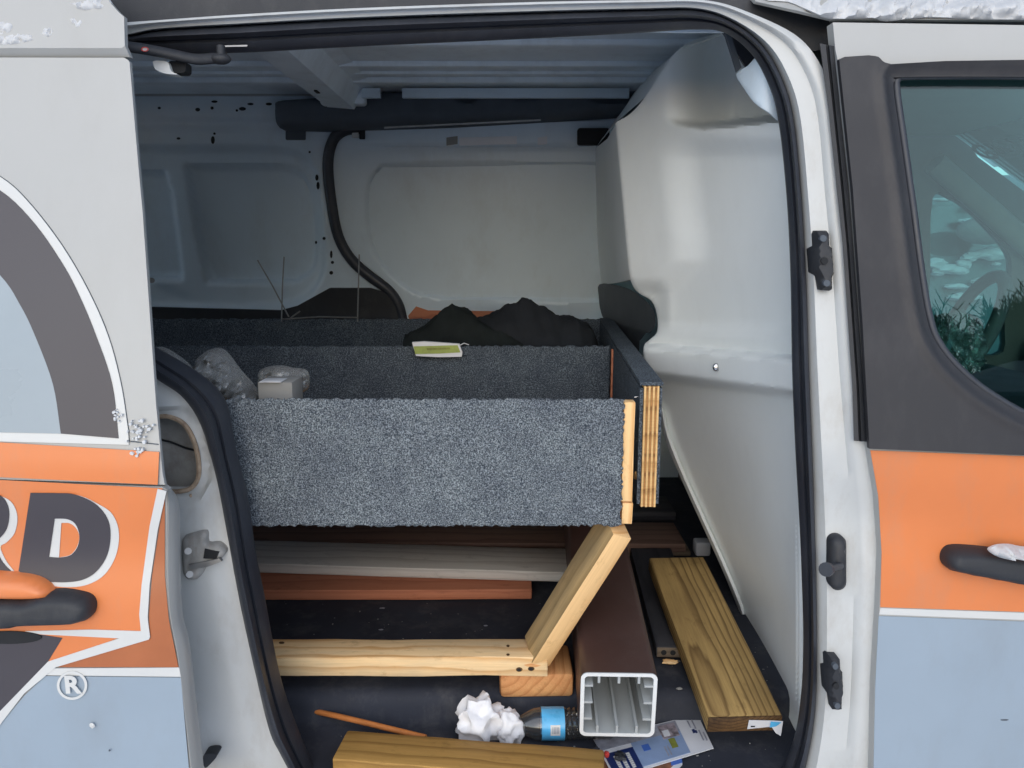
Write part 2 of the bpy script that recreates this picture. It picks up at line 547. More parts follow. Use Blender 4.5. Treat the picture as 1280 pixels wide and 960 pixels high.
def loft(name, rails, mat, parent=None, closed=False, cap=False, sharp=40):
    n = len(rails[0])
    verts = [p for r in rails for p in r]
    faces = []
    m = len(rails)
    for j in range(m if closed else m - 1):
        a, b = j * n, ((j + 1) % m) * n
        for i in range(n - 1):
            faces.append((a + i, a + i + 1, b + i + 1, b + i))
    if cap:
        faces.append(tuple(j * n for j in range(m)))
        faces.append(tuple(j * n + n - 1 for j in reversed(range(m))))
    return raw(name, verts, faces, mat, parent, sharp)

def tube(name, pts, rad, mat, parent=None, seg=10, flat=1.0, ring=False):
    P = [Vector(p) for p in pts]
    rr = rad if isinstance(rad, (list, tuple)) else [rad] * len(P)
    rails = [[] for _ in range(seg)]
    up = None
    for i, p in enumerate(P):
        if ring:
            t = (P[(i + 1) % len(P)] - P[i - 1]).normalized()
        else:
            t = (P[min(i + 1, len(P) - 1)] - P[max(i - 1, 0)]).normalized()
        if up is None:
            up = t.orthogonal().normalized()
        up = (up - t * up.dot(t)).normalized()
        sd_ = t.cross(up)
        for k in range(seg):
            a = 2 * math.pi * k / seg
            rails[k].append(p + (up * math.cos(a) + sd_ * math.sin(a) * flat) * rr[i])
    if ring:
        for r in rails: r.append(r[0])
    return loft(name, rails, mat, parent, True, not ring, 50)

def bvl(bm, w, seg=2):
    if w > 0:
        bmesh.ops.bevel(bm, geom=list(bm.edges), offset=w, segments=seg, profile=0.5, affect='EDGES')

def box(name, lo, hi, mat, parent=None, bev=0.002, sharp=40):
    bm = bmesh.new()
    bmesh.ops.create_cube(bm, size=1)
    for v in bm.verts:
        v.co = Vector([(lo[k] + hi[k]) / 2 + v.co[k] * (hi[k] - lo[k]) for k in range(3)])
    bvl(bm, bev)
    return from_bm(name, bm, mat, parent, sharp)

def frame(p0, p1, side):
    X = (Vector(p1) - Vector(p0)).normalized()
    Y = (Vector(side) - X * X.dot(Vector(side))).normalized()
    Z = X.cross(Y)
    m = Matrix((X, Y, Z)).transposed().to_4x4()
    m.translation = (Vector(p0) + Vector(p1)) / 2
    return m

def board_mesh(name, L, W, H, bev=0.003, rough=0.0006, seed=0):
    bm = bmesh.new()
    bmesh.ops.create_cube(bm, size=1)
    for v in bm.verts:
        v.co = Vector((v.co.x * L, v.co.y * W, v.co.z * H))
    bvl(bm, bev)
    n = max(2, int(L / 0.05))
    for k in range(1, n):
        x = -L / 2 + L * k / n
        bmesh.ops.bisect_plane(bm, geom=list(bm.verts) + list(bm.edges) + list(bm.faces), plane_co=(x, 0, 0), plane_no=(1, 0, 0))
    for v in bm.verts:
        q = Vector((v.co.x * 9 + seed, v.co.y * 14, v.co.z * 14))
        v.co += mnoise.noise_vector(q) * rough * Vector((0.4, 1, 1)).length
    bmesh.ops.recalc_face_normals(bm, faces=bm.faces)
    me = bpy.data.meshes.new(name)
    bm.to_mesh(me); bm.free()
    return me

def board(name, label, cat, p0, p1, side, W, H, mat, bev=0.003, rough=0.0008, parent=None, group=None, seed=None):
    """p0, p1: centres of the two ends; W along side, H across"""
    L = (Vector(p1) - Vector(p0)).length
    me = board_mesh(name, L, W, H, bev, rough, seed if seed is not None else random.random() * 50)
    o = link(name, me, mat, None, 35)
    o.matrix_world = frame(p0, p1, side)
    bpy.context.view_layer.update()
    if parent is not None:
        o.parent = parent
        o.matrix_parent_inverse = parent.matrix_world.inverted()
    else:
        tag(o, label, cat, group)
    return o

def cross_board(name, label, cat, L, Rr, W, H, mat, bev=0.003, group=None, rough=0.0008):
    """L, Rr = (px, py, z) ends of the front bottom edge; extends W back and H up"""
    a, b = PZ(*L), PZ(*Rr)
    X = (b - a).normalized()
    back = Vector((0, 0, 1)).cross(X).normalized()
    up = X.cross(back)
    d = back * W / 2 + up * H / 2
    return board(name, label, cat, a + d, b + d, back, W, H, mat, bev, rough, None, group)

def lump(name, centre, size, mat, amp=0.25, freq=3.0, sub=4, parent=None, seed=0.0, ridge=False, flat=None, sharp=50):
    bm = bmesh.new()
    bmesh.ops.create_icosphere(bm, subdivisions=sub, radius=1)
    for v in bm.verts:
        q = v.co * freq + Vector((seed, seed * 1.7, seed * 0.6))
        nn = mnoise.fractal(q, 0.9, 2.1, 4)
        if ridge:
            nn = 0.5 - abs(mnoise.noise(q)) * 1.7 + 0.35 * abs(mnoise.noise(q * 2.3))
        r = 1 + amp * nn
        c = v.co * r
        v.co = Vector((c.x * size[0], c.y * size[1], c.z * size[2]))
        if flat is not None and v.co.z < flat:
            v.co.z = flat
        v.co += Vector(centre)
    return from_bm(name, bm, mat, parent, sharp)

def text_mesh(name, s, size, mat, mtx, parent, thick=0.0004, bold=0.0, shear=0.0, spacing=1.0):
    cu = bpy.data.curves.new('txt', 'FONT')
    cu.body = s; cu.size = size; cu.extrude = thick; cu.offset = bold; cu.shear = shear; cu.space_character = spacing
    cu.align_x = 'CENTER'; cu.align_y = 'CENTER'
    cu.resolution_u = 4
    ob = bpy.data.objects.new('txt', cu)
    COL.objects.link(ob)
    dg = bpy.context.evaluated_depsgraph_get()
    me = bpy.data.meshes.new_from_object(ob.evaluated_get(dg))
    bpy.data.objects.remove(ob)
    me.name = name
    me.transform(mtx)
    me.materials.clear()
    return link(name, me, mat, parent, 30)

# ================================================================== ground
g = box('ground', (-40, -40, -0.2), (40, 40, 0.0), 'ground', None, 0)
g['kind'] = 'structure'

# ================================================================== the van
VAN = thing('cargo_van', 'white cargo van with orange and blue lettering and its side door slid open', 'van', (0, 1.8, 0))

def poly_dome(poly, w, h):
    pl = [(p[0], p[1]) for p in poly]
    def f(P):
        d = np.clip(-sdf(pl, P) / w, 0, 1)
        return h * (1 - np.sqrt(1 - (1 - d) ** 2))
    return f

# ---- shell that closes the van in (roof, sides, ends)
def roof_profile():
    near = [(1.16, 1.765), (1.22, 1.785), (1.34, 1.815), (1.55, 1.845), (1.86, 1.858)]
    far = [(3.72 - y, z) for y, z in reversed(near[:-1])]
    return near + far
rails = []
for y, z in roof_profile():
    rails.append([Vector((x, y, z)) for x in (-1.75, -1.0, -0.3, 0.4, 1.0, 1.45)])
for y, z in reversed(roof_profile()):
    rails.append([Vector((x, 1.86 + (y - 1.86) * 0.985, z - 0.02)) for x in (-1.75, -1.0, -0.3, 0.4, 1.0, 1.45)])
loft('roof', rails, 'white', VAN, True, True)

channel = [(-420, -60), (885, -60), (945, 0), (1000, 15), (1036, 26), (1046, 50), (1044, 62), (1026, 62), (985, 70), (930, 30), (860, 14), (400, 26), (150, 42), (-420, 60)]
sheet('roof_channel', channel, 'plastic', jamb_at(0.060), 0.01, VAN, step=16)

sheet('roof_side', [(1041, 24), (1300, 25), (1900, 20), (1900, -70), (880, -70), (945, 2), (1000, 14)], 'white', skin_at(0.012), 0.01, VAN, step=20)
box('rear_quarter', (-1.75, 1.03, 0.3), (-0.60, 1.05, 1.69), 'white', VAN, 0)
RW = []
for y0, y1, z0, z1 in ((1.05, 1.17, 0.3, 1.84), (1.75, 1.85, 0.3, 1.84), (2.43, 2.55, 0.3, 1.84), (1.17, 1.75, 0.3, 1.12), (1.85, 2.43, 0.3, 1.12), (1.17, 1.75, 1.64, 1.84), (1.85, 2.43, 1.64, 1.84)):
    box('rear_door_panel', (-1.77, y0, z0), (-1.75, y1, z1), 'wall', VAN, 0)
for y0 in (1.17, 1.85):
    box('added_rear_window', (-1.764, y0, 1.12), (-1.760, y0 + 0.58, 1.64), 'glass3', VAN, 0)  # unseen windows, added so daylight fills the bay evenly
box('sill', (-0.60, 1.0, 0.28), (0.60, 1.03, 0.535), 'white', VAN, 0.004)
box('underbody', (-1.7, 1.05, 0.28), (2.3, 2.55, 0.32), 'plastic', VAN, 0)
for nm, x in (('wheel', -1.25), ('wheel', 1.75)):
    for y in (1.06, 2.34):
        bm = bmesh.new()
        bmesh.ops.create_cone(bm, cap_ends=True, segments=40, radius1=0.32, radius2=0.32, depth=0.2, matrix=Matrix.Translation((x, y + 0.1, 0.32)) @ Matrix.Rotation(R(90), 4, 'X'))
        bvl(bm, 0.02)
        wh = from_bm('wheel', bm, 'rubber', VAN)
        bm = bmesh.new()
        bmesh.ops.create_cone(bm, cap_ends=True, segments=32, radius1=0.2, radius2=0.2, depth=0.205, matrix=Matrix.Translation((x, y + 0.1, 0.32)) @ Matrix.Rotation(R(90), 4, 'X'))
        from_bm('rim', bm, 'metal', wh)

# ---- load floor with its step down at the door
prof = [(2.52, 0.60), (1.245, 0.60), (1.232, 0.598), (1.222, 0.590), (1.217, 0.575), (1.212, 0.558), (1.202, 0.551), (1.10, 0.549), (1.06, 0.552), (1.045, 0.558), (1.03, 0.552), (1.0, 0.548), (1.0, 0.537), (2.52, 0.56)]
xs = [-1.72, -1.0, -0.62, -0.4, -0.2, 0, 0.2, 0.4, 0.62]
fl = loft('load_floor', [[Vector((x, y, z)) for x in xs] for y, z in prof], 'floor', VAN, True, True, 60)
# scuffs
for px, py, wd in ((478, 760, 8), (476, 787, 7), (607, 782, 6), (590, 909, 12)):
    p = PZ(px, py, 0.6015 if py < 860 else 0.553)
    lump('scuff_mark', p, (wd * 0.0007, 0.003, 0.0006), 'greyink', 0.5, 2.5, 2, fl, px)

# ---- far side of the cargo bay
def far_y(z):
    return 2.5 - max(0, z - 1.15) * 0.22
def FAR(off):
    def f(px, py):
        y = 2.5
        for _ in range(8):
            y = far_y(PY(px, py, y).z) + off
        return PY(px, py, y)
    return f

recA = rrect(228, 205, 392, 358, 30)
recA = [(228, 205), (350, 206)] + [(p.x, p.y) for p in spl([(350, 206), (375, 218), (388, 255), (392, 310), (386, 338), (365, 352)], 4)] + [(255, 352), (240, 280)]
recB = [(20, 210), (200, 214), (208, 240), (222, 348), (20, 348)]
recO = [(0, 186), (330, 184)] + [(p.x, p.y) for p in spl([(330, 184), (370, 190), (392, 215), (400, 270), (404, 330), (392, 362), (370, 380)], 4)] + [(300, 388), (0, 380)]
def far_relief(P):
    r = 0.028 * sstep(5, -7, sdf(recO, P))
    r += 0.034 * sstep(3.6, -3.6, sdf(recA, P)) + 0.034 * sstep(3.6, -3.6, sdf(recB, P))
    r -= 0.010 * sstep(150, 153, P[:, 1]) * sstep(163, 158, P[:, 1]) * (P[:, 0] < 420)
    return r
fw = sheet('far_side_wall', [(-330, 112), (1000, 112), (1000, 620), (-330, 620)], 'wall', FAR(0.0), 0.03, VAN, step=4.2, relief=far_relief, sharp=50)

for px, py, a, b in ((199, 135, 2, 1.6), (247, 137, 3, 2.4), (265, 135, 2, 2), (268, 127, 4, 1.6), (296, 138, 1.6, 1.6), (303, 136, 4.5, 2.4), (313, 130, 4, 1.6), (336, 130, 4, 1.8),
                     (223, 173, 2.4, 1.6), (266, 175, 2.4, 5), (268, 167, 1.6, 1.6), (387, 190, 1.5, 1.5), (396, 222, 2, 4), (397.5, 232, 2, 5), (405, 298, 2, 2), (395, 303, 1.3, 2), (414, 318, 1.6, 5),
                     (415.5, 328, 2, 2), (414, 341, 2.4, 2.4)):
    sheet('bolt_hole', ellipse(px, py, a * 1.0, b * 1.0, 10), 'void', FAR(-0.002), 0.001, fw, step=4)
sheet('vent_patch', rrect(357, 162, 382, 175, 1.5, 2), 'rail', FAR(-0.004), 0.003, fw, step=6)

doorpan = [(p.x, p.y) for p in spl([(760, 204), (500, 206), (475, 210), (461, 228), (458, 262), (463, 300), (472, 322), (492, 345), (520, 366), (560, 373)], 4)] + [(760, 376)]
doorpan2 = [(p.x, p.y) for p in spl([(760, 211), (505, 213), (482, 217), (469, 233), (466, 262), (471, 298), (479, 318), (497, 339), (523, 358), (560, 365)], 4)] + [(760, 368)]
fdo = [(p.x, p.y) for p in spl([(790, 150), (600, 155), (440, 158), (422, 164), (415, 180), (414, 220), (422, 270), (432, 305), (455, 330), (480, 350), (500, 375), (506, 420)], 4)] + [(506, 600), (790, 600)]
def fdoor_relief(P):
    r = 0.016 * sstep(2.0, -2.0, sdf(doorpan, P)) + 0.020 * sstep(1.8, -1.8, sdf(doorpan2, P))
    d = np.abs(P[:, 1] - (186 - (P[:, 0] - 440) * 0.01))
    r -= 0.006 * sstep(4, 1, d) * sstep(430, 460, P[:, 0])
    return r
fd = sheet('far_sliding_door', fdo, 'wall', FAR(-0.014), 0.01, VAN, step=3.6, relief=fdoor_relief, sharp=50)
strip = spl([(450, 160), (430, 163), (416, 176), (410, 205), (414, 250), (423, 295), (440, 325), (462, 345), (485, 362), (498, 380), (504, 402)], 5)
tube('far_door_seal', [FAR(-0.018)(p.x, p.y) for p in strip], 0.017, 'rubber', VAN, 8)
for px, py in ((474, 234), (474, 239)):
    sheet('slot', rrect(px - 6, py - 1, px + 7, py + 1, 0.8, 2), 'void', FAR(0.006), 0.001, fd, step=4)
for x0, x1, mt in ((558, 572, 'card'), (574, 646, 'paper'), (672, 684, 'paper')):
    sheet('sticker', [(x0, 172), (x1, 170), (x1, 180), (x0, 182)], mt, FAR(-0.0165), 0.001, fd, step=8)
sheet('roller_bracket', rrect(440, 158, 448, 172, 1, 2), 'jamb', FAR(-0.03), 0.006, fd, step=5)
sheet('roller_bracket', rrect(449, 158, 456, 174, 1, 2), 'void', FAR(-0.03), 0.006, fd, step=5)
sheet('roller_bracket', rrect(722, 160, 762, 181, 3, 3), 'void', FAR(-0.045), 0.02, fd, step=6)
sheet('scuff', [(520, 383), (535, 388), (620, 389), (624, 396), (600, 402), (513, 402), (510, 395)], 'reddeck', FAR(-0.02), 0.003, fd, step=8)
sheet('wheel_arch_trim', [(p[0], p[1]) for p in [(-300, 376), (190, 384), (350, 388), (372, 382), (412, 360), (462, 360)]] + [(p.x, p.y) for p in spl([(462, 360), (485, 368), (500, 385), (507, 410)], 3)] + [(507, 560), (-300, 560)], 'plastic', FAR(-0.03), 0.02, VAN, step=14)
tube('wall_knob', [FAR(-0.02)(186, 350), FAR(-0.14)(190, 350.5)], 0.008, 'metal', VAN, 10)

# ---- ceiling
cl = box('ceiling', (-1.74, 1.16, 1.80), (0.50, 2.44, 1.815), 'ceil', VAN, 0)
for y, h in ((1.45, .01), (1.62, .01), (1.76, .012), (1.955, .012), (2.06, 0.008), (2.13, 0.014)):
    box('ceiling_rib', (-1.7, y - 0.014, 1.80 - h), (0.42, y + 0.014, 1.801), 'ceil', cl, 0.004)
box('roof_flange', (-0.30, 2.205, 1.765), (0.32, 2.222, 1.79), 'wall', cl, 0.001)
box('roof_flange', (0.36, 2.205, 1.765), (0.43, 2.222, 1.79), 'wall', cl, 0.001)
box('roof_flange', (-0.41, 2.205, 1.765), (-0.36, 2.222, 1.79), 'wall', cl, 0.001)
# cross member running across the roof: a hat section with slots
xm = -0.47
hat = [(-0.10, 1.799), (-0.065, 1.796), (-0.045, 1.748), (0.03, 1.742), (0.055, 1.79), (0.09, 1.797)]
cm = loft('roof_cross_member', [[Vector((xm + a, y, z)) for y in (1.2, 1.6, 2.0, 2.25)] for a, z in hat], 'ceil', VAN, False, False, 25)
for k in range(7):
    y = 1.72 + k * 0.075
    box('slot', (xm - 0.092, y, 1.785), (xm - 0.072, y + 0.045, 1.7965), 'wall', cm, 0.001)
box('slot', (xm - 0.02, 2.0, 1.7425), (xm - 0.012, 2.03, 1.746), 'void', cm, 0)
box('cross_member_foot', (xm - 0.06, 2.22, 1.75), (xm + 0.065, 2.26, 1.79), 'ceil', cm, 0.008)

# dark trim rail above the far door
railp = [(p.x, p.y) for p in spl([(346, 158), (341, 150), (340, 132), (344, 124), (380, 121)], 4)] + [(430, 116), (500, 112), (800, 96), (830, 96), (830, 134), (800, 140), (560, 154), (400, 159)]
def rail_relief(P):
    r = poly_dome(railp, 14, 0.03)(P)
    for cx, cy, rx, ry in ((583, 112, 17, 15), (656, 108, 18, 16), (765, 110, 36, 18)):
        r += 0.03 * sstep(1.15, 0.8, np.hypot((P[:, 0] - cx) / rx, (P[:, 1] - cy) / ry))
    r += 0.008 * sstep(2, 0.5, np.abs(P[:, 0] - 677))
    return r
sheet('side_rail_trim', railp, 'rail', at_y(2.27), 0.06, VAN, step=4.5, relief=rail_relief, sharp=60)
sheet('rail_clip', [(480, 158.5), (676, 149), (676, 151), (480, 160.5)], 'metal', at_y(2.262), 0.004, VAN, step=20)

# ---- bulkhead behind the seats
XL = [(-60, 762), (0, 765), (150, 772), (330, 786), (480, 812), (530, 828), (760, 925), (905, 983), (960, 984)]
YL = [(-60, 1.62), (530, 1.62), (760, 1.5), (905, 1.16), (960, 1.15)]
def interp(tab, x):
    return float(np.interp(x, [t[0] for t in tab], [t[1] for t in tab]))
def bulk_y(px, py):
    xl, yl = interp(XL, py), interp(YL, py)
    t = min(1.0, (px - xl) / (1000 - xl))
    return yl + (1.125 - yl) * t
def BULK(off=0.0):
    return lambda px, py: PY(px, py, bulk_y(px, py) + off)
bo = [(p.x, p.y) for p in spl([(912, 40), (880, 46), (850, 60), (828, 88), (806, 122), (788, 142), (770, 153)], 4)]
bo += [(p.x, p.y) for p in spl([(770, 153), (776, 220), (786, 330), (791, 355), (800, 367), (815, 376), (822, 392), (823, 415), (814, 425), (806, 434), (807, 460), (816, 472), (828, 530), (850, 582), (900, 697), (925, 762)], 4)][1:]
bo += [(945, 800), (985, 893), (1000, 925), (1012, 925), (1012, 760), (1002, 400), (992, 250), (983, 150), (962, 85), (945, 45)]
crease = [(820, 150), (850, 158), (880, 161), (930, 156), (1010, 146)]
bx_, by_ = [p[0] for p in crease], [p[1] for p in crease]
colb = ([150, 200, 260, 300, 325, 345, 365, 420], [862, 850, 856, 862, 860, 842, 822, 815])
def bulk_relief(P):
    x, y = P[:, 0], P[:, 1]
    cy = np.interp(x, bx_, by_)
    r = 0.22 * sstep(-2, 8, cy - y) * sstep(826, 930, x)
    r += 0.08 * sstep(0, 120, cy - y)
    bd = np.interp(y, colb[0], colb[1])
    r += 0.036 * sstep(-30, 30, x - bd) * sstep(165, 200, y) * sstep(425, 400, y)
    r += 0.035 * sstep(425, 400, y) * sstep(345, 375, y) * sstep(840, 815, x)
    lt = 432 + (x - 806) * 0.085
    lb = 469 + (x - 810) * 0.125
    r += 0.012 * sstep(0, 4, lt - y) * sstep(380, 430, y) - 0.012 * sstep(380, 430, y) * (y < lt)
    inb = sstep(-4, 5, y - lt) * sstep(5, -5, y - lb)
    r -= 0.055 * inb
    r += 0.05 * sstep(-5, 7, y - lb)
    # the panel rolls away at its free edge
    return r
bk = sheet('bulkhead', bo, 'bulk', BULK(), 0.012, VAN, step=3.4, relief=bulk_relief, sharp=60, along=True)
bm = bmesh.new()
bmesh.ops.create_uvsphere(bm, u_segments=16, v_segments=8, radius=1)
for v in bm.verts:
    v.co = BULK(-0.058)(896, 459) + Vector((v.co.x * 0.0075, v.co.y * 0.004, v.co.z * 0.0075))
sc = from_bm('screw', bm, 'steel', bk)
fa = resample(spl([(823, 505), (830, 545), (852, 600), (900, 706), (921, 757), (926, 768)], 5), 24)
fb = resample(spl([(830, 512), (838, 545), (860, 600), (908, 706), (929, 757), (931, 768)], 5), 24)
loft('edge_flange', [[BULK(0.028)(p.x, p.y) for p in fa], [BULK(0.02)((p.x + q.x) / 2, (p.y + q.y) / 2) for p, q in zip(fa, fb)], [BULK(0.038)(p.x, p.y) for p in fb], [BULK(0.055)(p.x, p.y) for p in fb], [BULK(0.055)(p.x, p.y) for p in fa]], 'bulk', bk, True, True)
# inner side of the bulkhead, running on to the far wall
ra = resample(spl([(772, 151), (778, 220), (786, 330), (790, 349)], 6), 20)
rb = resample(spl([(741, 188), (743, 240), (746, 300), (752, 356)], 6), 20)
A_ = [BULK(0.006)(p.x, p.y) for p in ra]
B_ = [PY(p.x, p.y, 2.47) for p in rb]
loft('bulkhead_return', [A_, [a.lerp(b, 0.5) + Vector((0.012, 0, 0)) for a, b in zip(A_, B_)], B_, [b + Vector((0.02, 0, 0)) for b in B_], [a + Vector((0.02, 0.01, 0)) for a in A_]], 'bulk', VAN, True, True, 60)
Ta = resample([(772, 151), (806, 122), (850, 60), (912, 40)], 10)
loft('bulkhead_top', [[BULK(0.09 + 0.0)(p.x, p.y) for p in Ta], [PY(742 + k * 8, 188 - k * 12, 2.45) for k in range(10)]], 'bulk', VAN)
lm = [(753, 357), (775, 358), (800, 368), (822, 390), (823, 412), (808, 432), (806, 460), (830, 520), (800, 470), (772, 425), (756, 396), (752, 372)]
def lm_relief(P):
    return poly_dome(lm, 16, 0.05)(P) + 0.05 * sstep(408, 414, P[:, 1] + (P[:, 0] - 780) * -0.25)
sheet('lower_moulding', [(p.x, p.y) for p in spl(lm, 3, True)], 'bulkd', lambda px, py: PY(px, py, 1.72 + (823 - px) / 70 * 0.6), 0.03, VAN, step=4, relief=lm_relief, sharp=60)
box('front_lining', (0.56, 1.12, 0.56), (0.58, 2.5, 1.3), 'plastic', VAN, 0)

# loose white sheet and strip at the top of the bulkhead
fp = [(921, 92), (935, 82), (951, 68), (962, 92), (970, 120), (975, 150), (962, 141), (944, 128), (931, 110)]
sheet('curved_flap', [(p.x, p.y) for p in spl(fp, 3, True)], 'wall', lambda px, py: PY(px, py, 1.215 - 0.05 * math.sin((px - 920) / 60 * 2.2)), 0.004, VAN, step=5, sharp=60)
sheet('trim_post', [(907, 41), (913, 41), (927, 84), (922, 89)], 'rail', at_y(1.24), 0.01, VAN, step=8)
sheet('header_strip', [(755, 37), (800, 33), (850, 31), (890, 34), (906, 40), (860, 40), (800, 39)], 'wall', at_y(1.20), 0.006, VAN, step=10)
sheet('header_lining', [(880, 20), (985, 20), (1000, 120), (970, 130), (930, 80), (905, 42)], 'rubber', at_y(1.30), 0.006, VAN, step=14)

# ---- door opening: painted jamb, rubber seal
JT = [((100, 32), (100, 52), (100, 58)), ((157, 28), (160, 45), (160, 60)), ((200, 25), (200, 37), (200, 67)), ((300, 18), (300, 31), (300, 66)), ((450, 10), (450, 23), (450, 58)),
      ((650, 3), (650, 16), (650, 49)), ((800, 0), (800, 12), (800, 41)), ((880, 0), (872, 12), (868, 37)), ((935, 15), (918, 28), (905, 41)), ((1000, 48), (955, 58), (938, 66)),
      ((1034, 98), (979, 100), (960, 105)), ((1046, 150), (993, 150), (973, 152)), ((1054, 240), (1002, 240), (983, 245)), ((1066, 340), (1008, 340), (988, 345)), ((1078, 460), (1012, 460), (990, 460)),
      ((1090, 560), (1016, 560), (994, 560)), ((1101, 650), (1019, 650), (999, 650)), ((1104, 720), (1021, 720), (1002, 720)), ((1100, 800), (1022, 800), (1004, 800)), ((1096, 870), (1021, 870), (1001, 870)),
      ((1093, 930), (1014, 930), (990, 930)), ((1092, 1010), (996, 1010), (955, 1010))]
j0, j1, j2 = (spl([t[k] for t in JT], 7) for k in range(3))
def lerp_rail(a, b, t, off):
    return [SJ(p.x + (q.x - p.x) * t, p.y + (q.y - p.y) * t, off) for p, q in zip(a, b)]
jamb = loft('door_jamb', [lerp_rail(j0, j1, 0.0, 0.06), lerp_rail(j0, j1, 0.0, 0.016), lerp_rail(j0, j1, 0.22, 0.014), lerp_rail(j0, j1, 0.34, 0.017), lerp_rail(j0, j1, 0.44, 0.025), lerp_rail(j0, j1, 0.85, 0.028), lerp_rail(j0, j1, 0.97, 0.040), lerp_rail(j0, j1, 1.05, 0.050), lerp_rail(j0, j1, 1.05, 0.09)], 'jamb', VAN, True, True, 50)
seal = loft('door_seal', [lerp_rail(j1, j2, 0.0, 0.070), lerp_rail(j1, j2, 0.02, 0.046), lerp_rail(j1, j2, 0.12, 0.032), lerp_rail(j1, j2, 0.28, 0.030), lerp_rail(j1, j2, 0.40, 0.040), lerp_rail(j1, j2, 0.46, 0.052), lerp_rail(j1, j2, 0.60, 0.050), lerp_rail(j1, j2, 0.92, 0.062), lerp_rail(j1, j2, 1.0, 0.075), lerp_rail(j1, j2, 1.0, 0.12)], 'rubber', VAN, True, True, 50)

L0 = [(120, 440), (170, 458), (200, 478), (227, 497), (249, 529), (262, 570), (272, 610), (285, 680), (300, 760), (320, 850), (336, 915), (352, 948), (385, 1010)]
L1 = [(120, 415), (180, 428), (220, 448), (262, 476), (284, 505), (295, 560), (310, 620), (320, 690), (331, 745), (347, 830), (364, 888), (394, 960), (425, 1010)]
l0, l1 = (resample(spl(x, 8), 90) for x in (L0, L1))
loft('door_seal', [lerp_rail(l0, l1, 0.0, 0.080), lerp_rail(l0, l1, 0.03, 0.050), lerp_rail(l0, l1, 0.14, 0.036), lerp_rail(l0, l1, 0.30, 0.034), lerp_rail(l0, l1, 0.44, 0.046), lerp_rail(l0, l1, 0.50, 0.062), lerp_rail(l0, l1, 0.60, 0.060), lerp_rail(l0, l1, 0.94, 0.082), lerp_rail(l0, l1, 1.0, 0.095), lerp_rail(l0, l1, 1.0, 0.13)], 'rubber', VAN, True, True, 50)
oval = [(150, 514), (215, 512)] + [(p.x, p.y) for p in spl([(215, 512), (236, 519), (250, 540), (257, 570), (258, 598), (250, 615), (235, 621)], 4)][1:] + [(150, 622)]
oval_in = [(150, 524), (212, 521)] + [(p.x, p.y) for p in spl([(212, 521), (230, 530), (242, 550), (248, 575), (248, 596), (240, 609), (226, 614)], 4)][1:] + [(150, 614)]
rjo = [(60, 440), (120, 444)] + [(p.x + 3, p.y) for p in l0[2:]] + [(60, 1010)]
def rj_relief(P):
    r = 0.012 * sstep(6, 0, sdf(oval, P)) 
    r += 0.010 * sstep(0, 26, dist([(p.x, p.y) for p in l0], P, False)) * -1
    return r
rj = sheet('rear_jamb', rjo, 'jamb', skin_at(0.050), 0.02, VAN, holes=[oval_in], step=7, relief=rj_relief, sharp=60)
tube('rusty_rim', [SK(p.x, p.y, 0.0505) for p in spl([(195, 521), (212, 521), (230, 530), (242, 550), (248, 575), (248, 596), (240, 609), (226, 614), (200, 614)], 5)], 0.0035, 'rust', rj, 6)
rp = sheet('recess_plate', [(140, 510), (252, 510), (256, 625), (140, 625)], 'stained', skin_at(0.085), 0.01, rj, step=10)
tube('recess_crack', [SK(x, y, 0.083) for x, y in ((195, 548), (215, 553), (232, 560), (244, 563))], 0.0016, 'void', rj, 6)
tube('rust_run', [SK(x, y, 0.0495) for x, y in ((238, 618), (242, 635), (246, 660))], [0.002, 0.0016, 0.0008], 'rust', rj, 6)
# latch on the rear jamb
lat = [(p.x, p.y) for p in spl([(226, 676), (240, 668), (256, 666), (258, 680), (270, 682), (279, 692), (272, 702), (255, 706), (254, 714), (244, 726), (230, 724), (226, 708)], 3, True)]
lt_ = sheet('door_latch', lat, 'stained', skin_at(0.030), 0.022, VAN, step=4, relief=poly_dome(lat, 5, 0.006), sharp=50)
for px, py in ((235, 689), (237, 718)):
    tube('bolt', [SK(px, py, 0.031), SK(px, py, 0.026)], 0.005, 'metal', lt_, 10)
sheet('latch_slot', [(256, 686), (274, 690), (270, 699), (254, 698)], 'void', skin_at(0.0285), 0.002, lt_, step=4)
sheet('latch_lip', [(236, 706), (258, 702), (274, 698), (277, 702), (258, 709), (238, 712)], 'metal', skin_at(0.026), 0.006, lt_, step=5)
sheet('rubber_peg', [(p.x, p.y) for p in spl([(254, 945), (266, 942), (271, 945), (265, 953), (256, 960)], 3, True)], 'plastic', skin_at(0.02), 0.03, VAN, step=4)

# fittings on the front jamb
def bump_stop(cx, cy, sx, sy, slant):
    o = [(-7, -38), (5, -38), (8, -34), (8, -18), (11, -16), (11, 16), (9, 20), (8, 36), (4, 38), (-6, 37), (-8, 20), (-12, 15), (-12, -15), (-9, -19), (-9, -34)]
    o = [(cx + a * sx + b * slant, cy + b * sy) for a, b in o]
    b_ = sheet('bump_stop', o, 'plastic', skin_at(0.006), 0.03, VAN, step=4, relief=poly_dome(o, 4, 0.008), sharp=50)
    for a, b, r, mt, of in ((-2, -28, 4.2, 'rail', 0.003), (-1, 28, 4.2, 'rail', 0.003), (-2, 0, 4.5, 'void', 0.0025)):
        x, y = cx + a * sx + b * slant, cy + b * sy
        sheet('bolt' if mt == 'rail' else 'hole', ellipse(x, y, r * sx, r * max(sy, .9), 12), mt, skin_at(of), 0.006, b_, step=3)
bump_stop(1033, 326, 1.0, 1.0, 0.06)
bump_stop(1047, 858, 0.85, 0.88, 0.03)
so = rrect(1040, 672, 1061, 741, 10, 5)
st = sheet('striker', so, 'plastic', skin_at(0.008), 0.02, VAN, step=5, relief=poly_dome(so, 6, 0.008), sharp=50)
